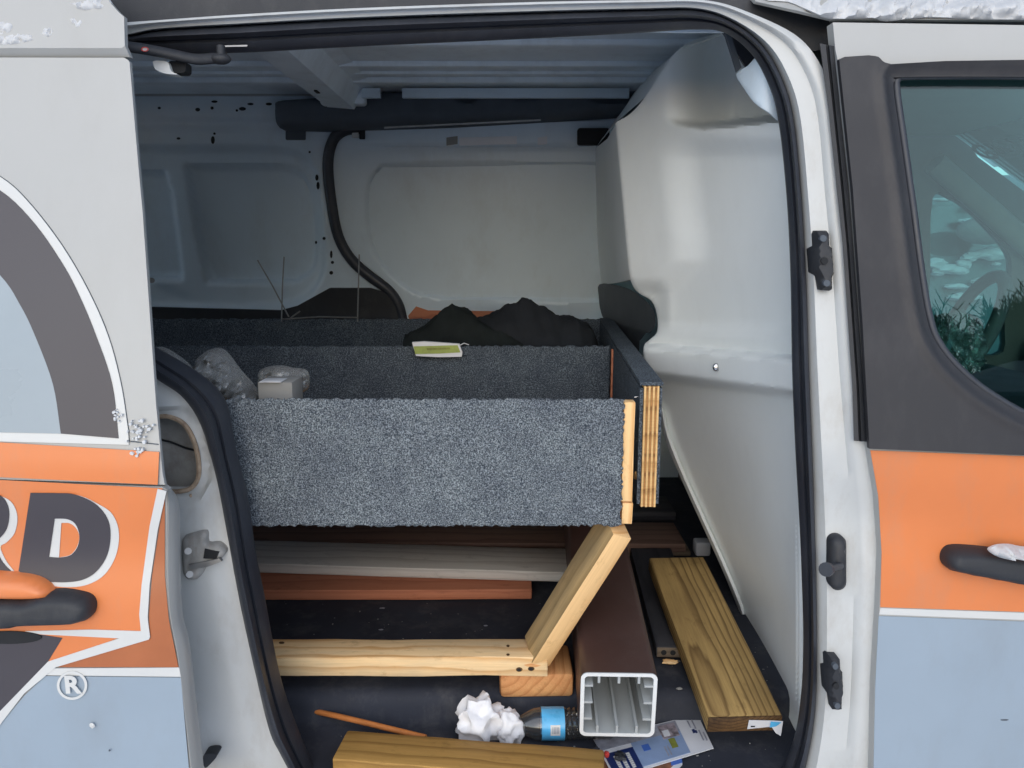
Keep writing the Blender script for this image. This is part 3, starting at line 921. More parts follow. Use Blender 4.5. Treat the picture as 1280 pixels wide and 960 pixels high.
tube('striker_pin', [SK(1050, 707, 0.01), SK(1038, 710.5, -0.022), SK(1036, 711, -0.03)], [0.0055, 0.0048, 0.0048], 'rubber', st, 12)
tube('pin_head', [SK(1034.5, 711.5, -0.030), SK(1032, 712, -0.036)], 0.0095, 'rubber', st, 14)

# door guide arm under the header
ga = spl([(120, 52, 0.0), (158, 58, 0.0), (190, 63, 0.01), (220, 69, 0.02), (245, 74, 0.03), (265, 73, 0.04), (284, 72, 0.045)], 4)
arm = tube('guide_arm', [SK(p.x, p.y, p.z - 0.01) for p in ga], 0.0085, 'plastic', VAN, 10, 0.7)
tube('pivot', [SK(276, 58, 0.03), SK(277, 78, 0.03)], 0.006, 'plastic', arm, 10)
lump('arm_end', SK(276, 74, 0.03), (0.014, 0.01, 0.007), 'plastic', 0.05, 2, 3, arm)
sheet('warning_dot', ellipse(181, 61.5, 4.6, 3.0, 18), 'lwhite', skin_at(-0.0105), 0.001, arm, step=2)
sheet('warning_ring', ellipse(181, 61.5, 4.6, 3.0, 18), 'redink', skin_at(-0.0112), 0.0006, arm, holes=[ellipse(181, 61.5, 3.3, 2.0, 14)], step=2)
sheet('roller_cap', [(p.x, p.y) for p in spl([(192, 76), (204, 76), (210, 78), (214, 89), (222, 93), (208, 92), (196, 88), (192, 82)], 3, True)], 'vinylw', skin_at(0.012), 0.02, arm, step=4)
sheet('roller', rrect(210, 76, 232, 91, 4, 3), 'void', skin_at(0.02), 0.02, arm, step=4)
sheet('track_edge', [(281, 56.8), (309, 56), (309, 58), (281, 58.6)], 'metal', skin_at(0.045), 0.003, VAN, step=10)

# ================================================================== sliding door (slid back over the rear quarter)
DO = -0.085
dedge = [(120, -40), (135, 0), (147, 14), (155, 21), (156, 57), (158, 69)]
dedge2 = [(162, 78), (168, 150), (174, 220), (178, 262), (187, 390), (195, 505), (203, 590), (206, 606)]
dedge3 = [(209, 613), (208, 720), (212, 775), (222, 832), (237, 960), (243, 1010)]
sdr = sheet('sliding_door', [(-420, -40)] + [(x - 24, y) for x, y in dedge + dedge2 + dedge3] + [(-420, 1010)], 'jamb', skin_at(DO + 0.012), 0.03, VAN, step=24)
tp = [(-420, -40)] + dedge + [(-420, 68)]
sheet('top_panel', tp, 'white', skin_at(DO - 0.006), 0.008, sdr, step=8, relief=lambda P: 0.010 * sstep(60, 69, P[:, 1]))
mp_ = [(-420, 71), (155, 72), (160, 75)] + dedge2 + [(-420, 585)]
sheet('middle_panel', mp_, 'white', skin_at(DO), 0.004, sdr, step=12)
lp = [(-420, 588)] + [(203, 608.5)] + dedge3 + [(-420, 1010)]
sheet('lower_panel', lp, 'white', skin_at(DO), 0.012, sdr, step=12)
# folded leading edge of the door
e0 = resample(spl(dedge2, 4), 60)
loft('door_hem', [[SK(p.x - 1, p.y, DO + 0.0055) for p in e0], [SK(p.x + 1.6, p.y, DO + 0.006) for p in e0], [SK(p.x + 3.0, p.y, DO + 0.010) for p in e0], [SK(p.x - 2, p.y, DO + 0.012) for p in e0]], 'white', sdr, True, True)
h0 = resample(spl(dedge3, 5), 60)
h1 = resample(spl([(212, 608), (224, 632), (226, 720), (229, 770), (237, 802), (246, 880), (256, 970), (260, 1010)], 5), 60)
def hr(t, off):
    return [SK(p.x + (q.x - p.x) * t, p.y + (q.y - p.y) * t, DO + off) for p, q in zip(h0, h1)]
loft('door_hem', [hr(0.02, 0.012), hr(0.02, 0.001), hr(0.12, -0.002), hr(0.5, 0.006), hr(0.9, 0.020), hr(1.0, 0.030), hr(0.9, 0.04)], 'white', sdr, True, True, 50)

def dec(name, poly, mat, k, holes=(), step=12):
    return sheet(name, poly, mat, skin_at(DO - 0.0009 * k - 0.0008), 0.0006, sdr, holes=holes, step=step)
Z4 = lambda L: [(x / 3.554, 590 + y / 3.554) for x, y in L]
arc_line = [(-60, 190), (0, 221), (34, 251), (76, 305), (110, 363), (135, 420), (151, 480), (160, 537)]
arc_o = [(-60, 212), (0, 238), (43.5, 280), (80, 333), (101, 374), (120, 420), (140, 480), (148, 548)]
arc_i = [(-60, 290), (0, 344), (25, 381), (43, 418), (66, 480), (76, 542)]
ao = [(p.x, p.y) for p in spl(arc_o, 5)]
ai = [(p.x, p.y) for p in spl(arc_i, 5)]
al = [(p.x, p.y) for p in spl(arc_line, 5)]
dec('white_ring', [(-300, 120)] + al + [(161, 556), (-300, 544)], 'lwhite', 1)
dec('vinyl_cut_line', [(x + 0.9, y - 0.6) for x, y in al] + [(162, 551), (198, 555), (198, 556.2), (161, 552.2)] + [(x - 0.2, y) for x, y in reversed(al)], 'rail', 0)
dec('dark_ring', ao + list(reversed(ai)), 'charcoal', 2)
dec('pale_disc', [(-300, 290)] + ai + [(-300, 534)], 'pale', 2)
dec('orange_band', [(-300, 541), (0, 553), (199, 565), (197, 606), (0, 596.5), (-300, 584)], 'orange', 2)
dec('orange_panel', [(-300, 590), (0, 600), (203, 610.5), (198, 640), (186, 700), (181, 760), (183, 793), (151, 796.5), (100, 815), (60, 832), (-300, 832)], 'orange', 2)
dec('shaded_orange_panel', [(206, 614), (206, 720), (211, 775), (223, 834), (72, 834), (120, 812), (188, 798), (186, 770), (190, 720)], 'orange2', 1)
dec('white_border', [(197, 611), (187, 657.5), (177, 731), (174, 768), (176, 789), (113, 787), (31, 789), (51, 793), (149, 798), (60, 827), (0, 889), (-200, 1040), (-150, 1040), (0, 906), (30, 867), (70, 834), (186, 799.5), (187.5, 796), (184.5, 773), (187, 731), (197, 663), (208, 614)], 'lwhite', 3, step=6)
dec('white_stripe', [(66, 835.5), (224, 834.5), (226, 846), (56, 844)], 'lwhite', 2)
dec('blue_panel', [(56, 845), (226, 847), (236, 960), (242, 1010), (-120, 1010), (0, 905), (30, 870)], 'blue', 1)
dec('dark_panel', [(-300, 796), (0, 795), (52, 793.5), (78, 797.5), (60, 827), (0, 889), (-300, 1130)], 'charcoal', 2.5)
# letters
Dout = Z4([(p.x, p.y) for p in spl([(135, 93), (250, 94), (330, 100), (420, 140), (475, 205), (490, 280), (475, 370), (430, 440), (370, 478), (290, 490), (200, 486), (140, 470), (82, 440)], 5)])
Dhol = Z4([(p.x, p.y) for p in spl([(242, 207), (300, 210), (335, 232), (352, 280), (345, 330), (315, 368), (270, 380), (217, 378)], 5)])
Dsh = Z4([(p.x, p.y) for p in spl([(135, 93), (330, 100), (440, 145), (500, 190), (528, 270), (515, 370), (465, 455), (390, 500), (300, 512), (200, 500), (130, 470), (82, 440)], 5)])
Dsho = Z4([(p.x, p.y) for p in spl([(272, 226), (310, 228), (338, 250), (352, 285), (343, 330), (312, 368), (262, 380)], 5)])
dec('letter_shadow_d', Dsh, 'lwhite', 3, [Dsho], step=5)
dec('letter_d', Dout, 'charcoal', 4, [Dhol], step=5)
Ro = Z4([(p.x, p.y) for p in spl([(-200, 88), (-60, 90), (0, 105), (30, 140), (40, 190), (30, 250), (0, 292), (-30, 310), (10, 400), (60, 462), (-60, 462), (-120, 340)], 4)])
Rs = Z4([(p.x, p.y) for p in spl([(-200, 92), (-60, 95), (10, 110), (55, 140), (77, 200), (65, 270), (30, 312), (2, 335), (30, 400), (75, 465), (0, 470), (-120, 340)], 4)])
dec('letter_shadow_r', Rs, 'lwhite', 3, step=5)
dec('letter_r', Ro, 'charcoal', 4, step=5)
dec('registered_ring', ellipse(90, 857, 19, 18, 36), 'lwhite', 3.2, [ellipse(90, 857, 15.8, 15, 32)], step=4)
_o = SK(90, 857, DO - 0.0045)
text_mesh('registered_letter', 'R', 0.033, 'lwhite', Matrix.Translation(_o) @ Matrix.Rotation(R(90), 4, 'X'), sdr, 0.0004, 0.0012)

def bar_handle(parent, o, off, mat, h, name='handle'):
    return sheet(name, o, mat, skin_at(off), h, parent, step=5, relief=poly_dome(o, 12, h * 0.7), sharp=60)
ho = [(-80, 752), (20, 756)] + [(p.x, p.y) for p in spl([(20, 756), (58, 746), (92, 750), (105, 757), (108, 768), (103, 780), (86, 786), (40, 789)], 4)][1:] + [(-80, 797)]
bar_handle(sdr, ho, DO - 0.028, 'plastic', 0.023)
hc = [(-80, 716)] + [(p.x, p.y) for p in spl([(-80, 716), (0, 722), (38, 728), (56, 741), (54, 752), (20, 756), (-80, 752)], 4)][1:]
bar_handle(sdr, hc, DO - 0.024, 'orange', 0.020, 'handle_cup')
hoval = ellipse(10, 797, 42, 8, 24)
sheet('handle_dark_oval', hoval, 'void', skin_at(DO - 0.0046), 0.001, sdr, step=6)  # flat dark ellipse on the door just below the handle
for px, py, r in ((115, 907, 4), (137, 938, 1.6), (45, 777, 1.5)):
    lump('chip', SK(px, py, DO - 0.005), (r * 0.0009, 0.001, r * 0.0009), 'lwhite' if r > 2 else 'rail', 0.4, 2, 2, sdr, px)

# ================================================================== front door
FO = 0.0
fe = [(1041, 28), (1046, 80), (1064, 232), (1077, 400), (1087, 560), (1097, 620), (1102, 685), (1099, 760), (1093, 860), (1090, 1010)]
glass_o = [(p.x, p.y) for p in spl([(1700, 180), (1640, 112), (1560, 100), (1300, 95), (1135, 95), (1122, 99), (1120, 112), (1128, 170), (1140, 255), (1152, 345), (1162, 400), (1174, 430), (1200, 462), (1240, 494), (1300, 525), (1400, 548), (1700, 560)], 5)]
fdr = sheet('front_door', fe + [(1900, 1010), (1900, 160), (1760, 80), (1600, 36)], 'white', skin_at(FO), 0.02, VAN, holes=[[(x - 9 if x < 1500 else x + 9, y - 7 if y < 200 else y + 9) for x, y in glass_o]], step=15,
            relief=lambda P: -0.006 * sstep(62, 74, P[:, 1]) * sstep(100, 74, P[:, 1]))
trim_o = [(1049, 74), (1056, 71), (1086, 69)] + [(p.x, p.y) for p in spl([(1086, 69), (1098, 71), (1105, 78), (1112, 81)], 3)][1:] + [(1180, 77), (1300, 75), (1560, 80), (1640, 90), (1740, 180), (1740, 580), (1300, 570), (1087, 561), (1078, 400), (1066, 235)]
gin = [(1640 + (x - 1640) * 1.0, y) for x, y in glass_o]
def trim_relief(P):
    d = dist(gin, P)
    r = 0.006 * sstep(16, 0, d) - 0.004 * sstep(26, 16, d) * sstep(8, 16, d)
    return r
sheet('window_surround', trim_o, 'trim', skin_at(FO - 0.010), 0.008, fdr, holes=[gin], step=6, relief=trim_relief, sharp=60)
tube('window_seal', [SK(x, y, FO + 0.004) for x, y in glass_o], 0.0055, 'rubber', fdr, 8)
sheet('window_glass', glass_o, 'glass', skin_at(FO + 0.014), 0.004, fdr, step=40)
def fdec(name, poly, mat, k):
    return sheet(name, poly, mat, skin_at(FO - 0.0009 * k - 0.0004), 0.0006, fdr, step=12)
fdec('orange_panel', [(1088, 563), (1300, 571), (1900, 590), (1900, 790), (1280, 765), (1100.5, 759), (1102, 690), (1098, 620)], 'orange', 1)
fdec('white_stripe', [(1100.5, 760), (1280, 766), (1900, 792), (1900, 802), (1280, 775), (1099, 768)], 'lwhite', 1)
fdec('blue_panel', [(1098.5, 770), (1280, 777), (1900, 804), (1900, 1010), (1091, 1010), (1094, 860)], 'blue', 1)
fh = [(p.x, p.y) for p in spl([(1300, 700), (1240, 692), (1205, 690), (1193, 695), (1189, 706), (1194, 717), (1212, 723), (1300, 740)], 4)] + [(1420, 752), (1420, 712)]
bar_handle(fdr, fh, -0.03, 'plastic', 0.026)
lump('scratch', SK(1256, 900, -0.002), (0.006, 0.0006, 0.0012), 'rail', 0.3, 2, 2, fdr)
# black strip and bright edge between jamb and front door
s0 = resample([(1024, 54), (1035, 135), (1046, 240), (1053, 305), (1065, 482), (1067, 551)], 40)
s1 = resample([(1044, 58), (1050, 135), (1060, 232), (1066, 305), (1079, 482), (1083, 552)], 40)
def sr(t, off):
    return [SK(p.x + (q.x - p.x) * t, p.y + (q.y - p.y) * t, off) for p, q in zip(s0, s1)]
loft('pillar_strip', [sr(0, 0.02), sr(0.05, 0.004), sr(0.4, 0.003), sr(0.45, 0.010), sr(0.55, 0.010), sr(0.62, 0.002), sr(1.0, 0.004), sr(1.0, 0.02)], 'plastic', VAN, True, True, 30)

# ================================================================== cab seen through the window
box('cab_ceiling', (0.62, 1.2, 1.70), (1.36, 2.46, 1.72), 'cabl', VAN, 0.004)
hole = [(p.x, p.y) for p in spl([(1166, 247), (1190, 248), (1212, 262), (1240, 290), (1262, 318), (1264, 345), (1256, 400), (1254, 440), (1220, 444), (1164, 442), (1163, 340)], 3, True)]
cw = sheet('cab_far_side', [(880, 60), (1206, 60), (1207, 172), (1222, 196), (1300, 254), (1523, 394), (1640, 470), (1640, 760), (880, 760)], 'cab', at_y(2.46), 0.03, VAN, holes=[hole], step=20)
sheet('far_window', hole, 'glass2', at_y(2.475), 0.004, VAN, step=30)
tp0, tp1 = Vector((1.37, 2.42, 1.69)), Vector((2.21, 2.42, 1.13))
tube('far_pillar', [tp0 + Vector((-0.085, 0.0, -0.075)), tp0.lerp(tp1, 0.5) + Vector((-0.07, 0, -0.135)), tp1 + Vector((-0.05, 0, -0.15))], [0.034, 0.036, 0.042], 'cabl', VAN, 10)
tube('near_pillar', [Vector((1.42, 1.16, 1.68)), Vector((1.86, 1.10, 1.42)), Vector((2.26, 1.06, 1.12))], 0.03, 'cab', VAN, 10)
n_ = Vector((0.55, 0, 0.84)).normalized()
ws = [Vector((1.35, 1.18, 1.70)), Vector((1.35, 2.44, 1.70)), Vector((2.22, 2.44, 1.13)), Vector((2.22, 1.10, 1.13))]
wsh = raw('windshield', [p for p in ws] + [p + n_ * 0.005 for p in ws], [(0, 1, 2, 3), (7, 6, 5, 4), (0, 4, 5, 1), (1, 5, 6, 2), (2, 6, 7, 3), (3, 7, 4, 0)], 'glass2', VAN)
def wsp(u, v, o):      # u across 0..1 from the near pillar, v down the pane
    return ws[0].lerp(ws[1], u).lerp(ws[3].lerp(ws[2], u), v) + n_ * o
bn = raw('banner', [wsp(0.0, -0.03, 0.007), wsp(1.03, -0.03, 0.007), wsp(1.03, 0.17, 0.007), wsp(0.0, 0.17, 0.007)], [(0, 1, 2, 3)], 'banner', wsh)
_X = (ws[0] - ws[1]).normalized(); _Y = -(ws[3] - ws[0]).normalized(); _Zv = _X.cross(_Y)
mt_ = Matrix((_X, _Y, _Zv)).transposed().to_4x4(); mt_.translation = wsp(0.80, 0.095, -0.0015)
text_mesh('banner_lettering', 'GIOTTVAO', 0.105, 'plastic', mt_, wsh, 0.0006, 0.002)
vv, ff = [], []
NU, NV = 40, 24
for j in range(NV + 1):
    for i in range(NU + 1):
        u, v = -0.02 + 1.06 * i / NU, 0.165 + 0.835 * j / NV
        e = 0.02 * mnoise.noise(Vector((u * 9, 0, 0))) if j == 0 else 0
        h = 0.02 + 0.012 * mnoise.noise(Vector((u * 14, v * 14, 3)))
        vv.append(wsp(u, v + e, h))
for j in range(NV):
    for i in range(NU):
        a = j * (NU + 1) + i
        ff.append((a, a + 1, a + NU + 2, a + NU + 1))
tag(raw('snow', vv, ff, 'wsnow', None, 60), 'snow lying on the outside of the windshield', 'snow', None, 'stuff')
# steering wheel and dash
box('dashboard', (1.62, 1.14, 0.55), (2.28, 2.44, 1.10), 'cab', VAN, 0.06)
cen = PY(1208, 415, 2.08)
Wx = Vector((0.42, 0.0, 0.9)).normalized(); Wy = Vector((0.25, 1, 0)).normalized()
ring_ = [cen + (Wx * math.cos(a) + Wy * math.sin(a)) * 0.165 for a in [2 * math.pi * k / 40 for k in range(40)]]
sw = tube('steering_wheel', ring_, 0.017, 'cab', VAN, 10, 1.0, True)
for a in (R(90), R(-90), R(180)):
    tube('spoke', [cen, cen + (Wx * math.cos(a) + Wy * math.sin(a)) * 0.16], 0.013, 'cab', sw, 8)
lump('wheel_hub', cen, (0.03, 0.06, 0.05), 'plastic', 0.05, 2, 3, sw)
tag(lump('crumpled_bag', PY(1190, 435, 1.75), (0.055, 0.06, 0.07), 'film', 0.5, 3, 4, None, 4.2, True), 'crumpled clear plastic bag lying in the cab below the steering wheel', 'plastic bag')
box('cab_seat', (0.9, 1.3, 0.45), (1.25, 2.3, 1.075), 'plastic', VAN, 0.06)

# vehicle parked beyond, seen through the two cab windows
PV = thing('parked_van', 'teal van with patches of snow parked beyond the far cab window', 'van', (3, 4.9, 0))
pvp = [(4.0, 0.3), (4.0, 1.05), (4.12, 1.62), (4.3, 1.75), (5.5, 1.75), (5.7, 1.6), (5.8, 1.05), (5.8, 0.3)]
loft('body', [[Vector((x, y, z)) for x in (0.8, 1.2, 3, 5, 5.6)] for y, z in pvp], 'carpaint', PV, True, True, 20)
raw('window', [Vector((1.6, 4.045, 1.32)), Vector((3.4, 4.045, 1.32)), Vector((3.3, 4.095, 1.58)), Vector((1.7, 4.095, 1.58)), Vector((1.6, 4.055, 1.32)), Vector((3.4, 4.055, 1.32)), Vector((3.3, 4.105, 1.58)), Vector((1.7, 4.105, 1.58))], [(0, 1, 2, 3), (7, 6, 5, 4), (0, 4, 5, 1), (1, 5, 6, 2), (2, 6, 7, 3), (3, 7, 4, 0)], 'glass2', PV)
lump('mirror', PY(1232, 288, 3.9), (0.14, 0.06, 0.07), 'cab', 0.05, 1.5, 3, PV)
for x in (1.5, 4.6):
    bm = bmesh.new()
    bmesh.ops.create_cone(bm, cap_ends=True, segments=28, radius1=0.32, radius2=0.32, depth=0.2, matrix=Matrix.Translation((x, 4.12, 0.32)) @ Matrix.Rotation(R(90), 4, 'X'))
    from_bm('wheel', bm, 'rubber', PV)
sn = bmesh.new()
for px, py, a, b in ((1170, 330, .05, .03), (1182, 336, .07, .025), (1196, 338, .06, .02), (1205, 330, .04, .025), (1212, 322, .04, .02), (1224, 318, .07, .02), (1243, 317, .09, .03), (1258, 313, .05, .025), (1244, 330, .02, .01), (1172, 342, .03, .012), (1225, 351, .05, .015), (1195, 358, .06, .014), (1205, 371, .08, .02), (1200, 372, .05, .015), (1225, 254, .03, .015), (1214, 276, .06, .012), (1222, 279, .08, .012), (1175, 250, .05, .01)):
    r = bmesh.ops.create_icosphere(sn, subdivisions=3, radius=1)
    c0 = PY(px, py, 3.99 if py > 300 else 4.03)
    for v in r['verts']:
        k = 1 + 0.45 * mnoise.noise(v.co * 2 + Vector((px, py, 0)))
        v.co = Vector((v.co.x * a * k, v.co.y * 0.03 * k, v.co.z * b * k)) + c0
tag(from_bm('snow', sn, 'snow', None, 60), 'snow stuck in patches to the side of the teal van', 'snow', None, 'stuff')

# ================================================================== carpeted storage box
BX = thing('storage_box', 'grey carpeted plywood storage box with open compartments in the van', 'storage box', (0, 1.7, 0.6))

def carpet_panel(name, x0, x1, z0, z1, y, mat, thick, parent, cell=0.004, amp=0.0016, taper=0.0, edge=0.0022):
    nx, nz = int((x1 - x0) / cell), int((z1 - z0) / cell)
    vs, fs = [], []
    rnd = random.Random(int(abs(y) * 1000))
    for j in range(nz + 1):
        for i in range(nx + 1):
            x, z = x0 + (x1 - x0) * i / nx, z0 + (z1 - z0) * j / nz
            x += taper * (1 - j / nz) * (i / nx)
            e = (i in (0, nx)) or (j in (0, nz))
            vs.append(Vector((x + (rnd.uniform(-1, 1) * edge if e else rnd.uniform(-.3, .3) * cell), y - rnd.random() * amp - 0.0012 * mnoise.noise(Vector((x * 9, z * 9, y))), z + (rnd.uniform(-1, 1) * edge if e else rnd.uniform(-.3, .3) * cell))))
    n = len(vs)
    for j in range(nz):
        for i in range(nx):
            a = j * (nx + 1) + i
            fs.append((a, a + 1, a + nx + 2, a + nx + 1))
    rim = [i for i in range(nx + 1)] + [j * (nx + 1) + nx for j in range(1, nz + 1)] + [nz * (nx + 1) + i for i in range(nx - 1, -1, -1)] + [j * (nx + 1) for j in range(nz - 1, 0, -1)]
    back = [vs[k] + Vector((0, thick, 0)) for k in rim]
    vs += back
    m = len(rim)
    for k in range(m):
        fs.append((rim[k], n + k, n + (k + 1) % m, rim[(k + 1) % m]))
    fs.append(tuple(n + k for k in range(m)))
    return raw(name, vs, fs, mat, parent, 180)

FY = 1.135
a_, b_ = PY(255, 501, FY), PY(780, 497, FY)
c_ = PY(776, 657, FY)
zt, zb = (a_.z + b_.z) / 2, c_.z
fp_ = carpet_panel('front_panel', PY(262, 560, FY).x, b_.x, zb, zt, FY, 'carpet', 0.005, BX, 0.0034, 0.0022, c_.x - b_.x)
box('front_panel_core', (PY(262, 560, FY).x, FY + 0.0055, zb + 0.004), (b_.x - 0.004, FY + 0.022, zt - 0.012), 'ply', BX, 0.001)
e1, e2 = PY(780.5, 503, FY + .003), PY(795, 627, FY + .003)
board('end_strip', None, None, Vector((e1.x + 0.0075, FY + 0.014, e2.z)), Vector((e1.x + 0.0085, FY + 0.014, e1.z)), (1, 0, 0), 0.0172, 0.022, 'pine2', 0.0012, 0.0003, BX)
e3, e4 = PY(778, 629, FY + .003), PY(792.5, 655, FY + .003)
board('end_strip', None, None, Vector((e3.x + 0.0075, FY + 0.014, e4.z)), Vector((e3.x + 0.0085, FY + 0.014, e3.z)), (1, 0, 0), 0.0165, 0.022, 'pine2', 0.0012, 0.0003, BX)

MY = 1.72
m0, m1 = PY(180, 435, MY), PY(763, 433, MY)
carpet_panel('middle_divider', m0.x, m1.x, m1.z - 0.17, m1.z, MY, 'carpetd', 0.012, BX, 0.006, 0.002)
q0, q1 = PY(764.5, 437, MY), PY(768.5, 497, MY)
box('divider_edge', (q0.x, MY + 0.001, q1.z - 0.03), (q1.x, MY + 0.014, q0.z), 'reddeck', BX, 0.0008)
RY = 2.26
r0, r1 = PY(150, 400, RY), PY(752, 399, RY)
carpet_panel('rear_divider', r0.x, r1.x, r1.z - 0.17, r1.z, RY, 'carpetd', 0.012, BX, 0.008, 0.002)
# right hand side panel, running back
sp0 = PY(815, 483, 1.165); sp1 = PY(757, 400, 2.28)
sz0 = PY(815, 634, 1.165).z
pa = Vector((sp0.x, 1.165, 0)); pb = Vector((sp1.x, 2.28, 0))
u_ = (pb - pa).normalized(); nrm = Vector((-u_.y, u_.x, 0))   # towards -x
SH = sp0.z - sz0
def side_layer(name, o0, o1, mat, y_in=0.0, z_in=0.0, bev=0.0004):
    bm = bmesh.new()
    bmesh.ops.create_cube(bm, size=1)
    for v in bm.verts:
        t = pa.lerp(pb, 1.0) if v.co.x > 0 else pa + u_ * y_in
        oo = o1 if v.co.y > 0 else o0
        z = (sp0.z - z_in) if v.co.z > 0 else (sz0 + z_in)
        v.co = t + nrm * oo + Vector((0, 0, z))
    return from_bm(name, bm, mat, BX, 30)
T_ = 0.0235
lay = 7
for k in range(lay):
    a0 = -T_ / 2 + T_ * k / lay; a1 = -T_ / 2 + T_ * (k + 1) / lay
    side_layer('ply_layer', a0 + 0.00015, a1 - 0.00015, 'ply' if k % 2 == 0 else 'plyd', random.uniform(0, 0.0015), random.uniform(0, 0.001))
side_layer('side_carpet', T_ / 2 + 0.0005, T_ / 2 + 0.006, 'carpetd', 0.004, 0.004)
side_layer('side_carpet', -T_ / 2 - 0.005, -T_ / 2 - 0.0005, 'carpetd', 0.006, 0.004)
bm = bmesh.new()
bmesh.ops.create_cube(bm, size=1)
for v in bm.verts:
    t = pb if v.co.x > 0 else pa + u_ * 0.004
    v.co = t + nrm * ((T_ / 2 + 0.006) * (1 if v.co.y > 0 else -1)) + Vector((0, 0, sp0.z + (0.006 if v.co.z > 0 else 0.0008)))
from_bm('side_carpet', bm, 'carpetd', BX, 30)
for px0, py0, px1, py1 in ((793, 496.5, 808, 495), (796, 551, 808, 548)):
    tube('nail', [PY(px0, py0, 1.19), PY(px1, py1, 1.19)], [0.0012, 0.0014], 'steel', BX, 8)
box('base_panel', (m0.x, FY + 0.03, zb - 0.002), (sp0.x - 0.03, 2.26, zb + 0.014), 'plyd', BX, 0.001)
for x in (m0.x + 0.1, 0.16):
    box('leg', (x, 2.14, 0.600), (x + 0.04, 2.18, zb - 0.003), 'plyd', BX, 0.002)
for x in (-0.56,):
    box('leg', (x, 1.32, 0.600), (x + 0.04, 1.36, zb - 0.003), 'plyd', BX, 0.002)
    # inner block seen past the side panel
board('corner_block', None, None, PY(797, 590, 1.21), PY(806, 630, 1.19), (0, 1, 0), 0.05, 0.014, 'ply', 0.001, 0.0003, BX)

# ---- things in the box
def cloth_pile(name, label, cat, outline, y, depth, mat, seed):
    """heap of cloth: silhouette from its crest, a real mound with folds"""
    tab = sorted(outline)
    xs_ = [t[0] for t in tab]; ys_ = [t[1] for t in tab]
    nx, ny = 70, 30
    vs, fs = [], []
    base = zb + 0.02
    for j in range(ny + 1):
        v = j / ny
        for i in range(nx + 1):
            px = xs_[0] + (xs_[-1] - xs_[0]) * i / nx
            top = PY(px, np.interp(px, xs_, ys_), y)
            prof_ = max(0.0, 1 - abs(2 * v - 1) ** 2.6)
            yy = y + (v - 0.5) * depth
            fold = 0.016 * mnoise.fractal(Vector((top.x * 13 + seed, yy * 9, seed)), 0.8, 2.1, 4)
            fold -= 0.045 * abs(mnoise.noise(Vector((top.x * 8 + yy * 5, yy * 12 - top.x * 4, seed + 4)))) 
            zz = base + (top.z - base) * prof_ + fold * (0.35 + 0.65 * prof_)
            vs.append(Vector((top.x * (1 + (yy - y) / y * 0.4), yy, max(base, zz))))
    for j in range(ny):
        for i in range(nx):
            a = j * (nx + 1) + i
            fs.append((a, a + 1, a + nx + 2, a + nx + 1))
    o = raw(name, vs, fs, mat, None, 180)
    return tag(o, label, cat)
cloth_pile('jacket', 'crumpled black jacket heaped in the rear compartment of the carpeted box', 'jacket',
           [(580, 412), (595, 400), (608, 392), (622, 380), (635, 372), (645, 373), (652, 370), (664, 373), (680, 382), (700, 391), (722, 397), (735, 400), (742, 408), (748, 428)], 2.02, 0.30, 'fabric', 1.3)
cloth_pile('dark_cloth', 'low heap of dark green-black cloth beside the black jacket', 'cloth',
           [(505, 414), (520, 406), (540, 398), (555, 388), (565, 382), (578, 385), (590, 392), (610, 400), (640, 412), (660, 425)], 1.96, 0.22, 'fabric2', 6.1)
bk_ = thing('booklet', 'small green and white booklet lying on the carpeted divider', 'booklet', PY(547, 440, MY - 0.01))
cov = [(517, 429), (574, 432), (577, 444), (519, 446)]
sheet('pages', [(515, 428), (530, 427), (574, 430), (578, 441), (577, 446), (548, 446.5), (520, 445)], 'paper', at_y(MY - 0.022), 0.012, bk_, step=8)
sheet('cover', [(517, 433), (572, 431.5), (575.5, 440.5), (548, 442), (519, 442.5)], 'green', at_y(MY - 0.0235), 0.001, bk_, step=8)
sheet('printed_line', [(533, 435), (562, 434.3), (563, 436.5), (534, 437.5)], 'oliveink', at_y(MY - 0.0245), 0.0006, bk_, step=8)
tube('ribbon', [PY(574, 432, MY - 0.012), PY(580, 429, MY - 0.005), PY(586, 431, MY + 0.004)], 0.0012, 'paper', bk_, 6)

# clear bags, carton and wire rods at the rear end of the box
def film_bag(name, label, cat, pts, y, depth, seed, mat='film'):
    out = [(p.x, p.y) for p in spl(pts, 4, True)]
    A = np.array(out); cx, cy = A.mean(0)
    def f(P):
        d = np.clip(-sdf(out, P) / 22, 0, 1)
        r = -depth * np.sqrt(1 - (1 - d) ** 2)
        n = np.array([mnoise.fractal(Vector((p[0] * 0.09, p[1] * 0.09, seed)), 0.8, 2.2, 4) for p in P])
        k = np.array([abs(mnoise.noise(Vector((p[0] * 0.11 + p[1] * .05, p[1] * 0.07, seed + 3)))) for p in P])
        return r * (1 + 0.35 * n - 0.6 * k)
    o = sheet(name, out, mat, at_y(y), 0.004, None, step=3.2, relief=f, sharp=40)
    return tag(o, label, cat)
film_bag('plastic_bag', 'puffed clear plastic bag leaning on the front panel of the carpeted box', 'plastic bag', [(246, 470), (246, 452), (256, 440), (272, 435), (284, 441), (300, 462), (316, 480), (324, 494), (322, 508), (300, 512), (270, 495), (250, 480)], 1.24, 0.05, 2.0)
film_bag('plastic_wrap', 'dull clear plastic wrap tucked beside the rear end of the seal', 'plastic wrap', [(180, 440), (198, 434), (212, 438), (232, 452), (246, 468), (262, 490), (240, 490), (200, 470), (180, 460)], 1.22, 0.03, 8.0)
film_bag('bubble_film', 'glossy crinkled clear film behind the small grey carton', 'plastic film', [(322, 470), (330, 460), (350, 457), (366, 460), (384, 464), (386, 484), (376, 492), (360, 505), (326, 505)], 1.30, 0.03, 5.0)
cb = thing('carton', 'small grey card carton standing behind the front carpet panel', 'carton', PY(345, 500, 1.22))
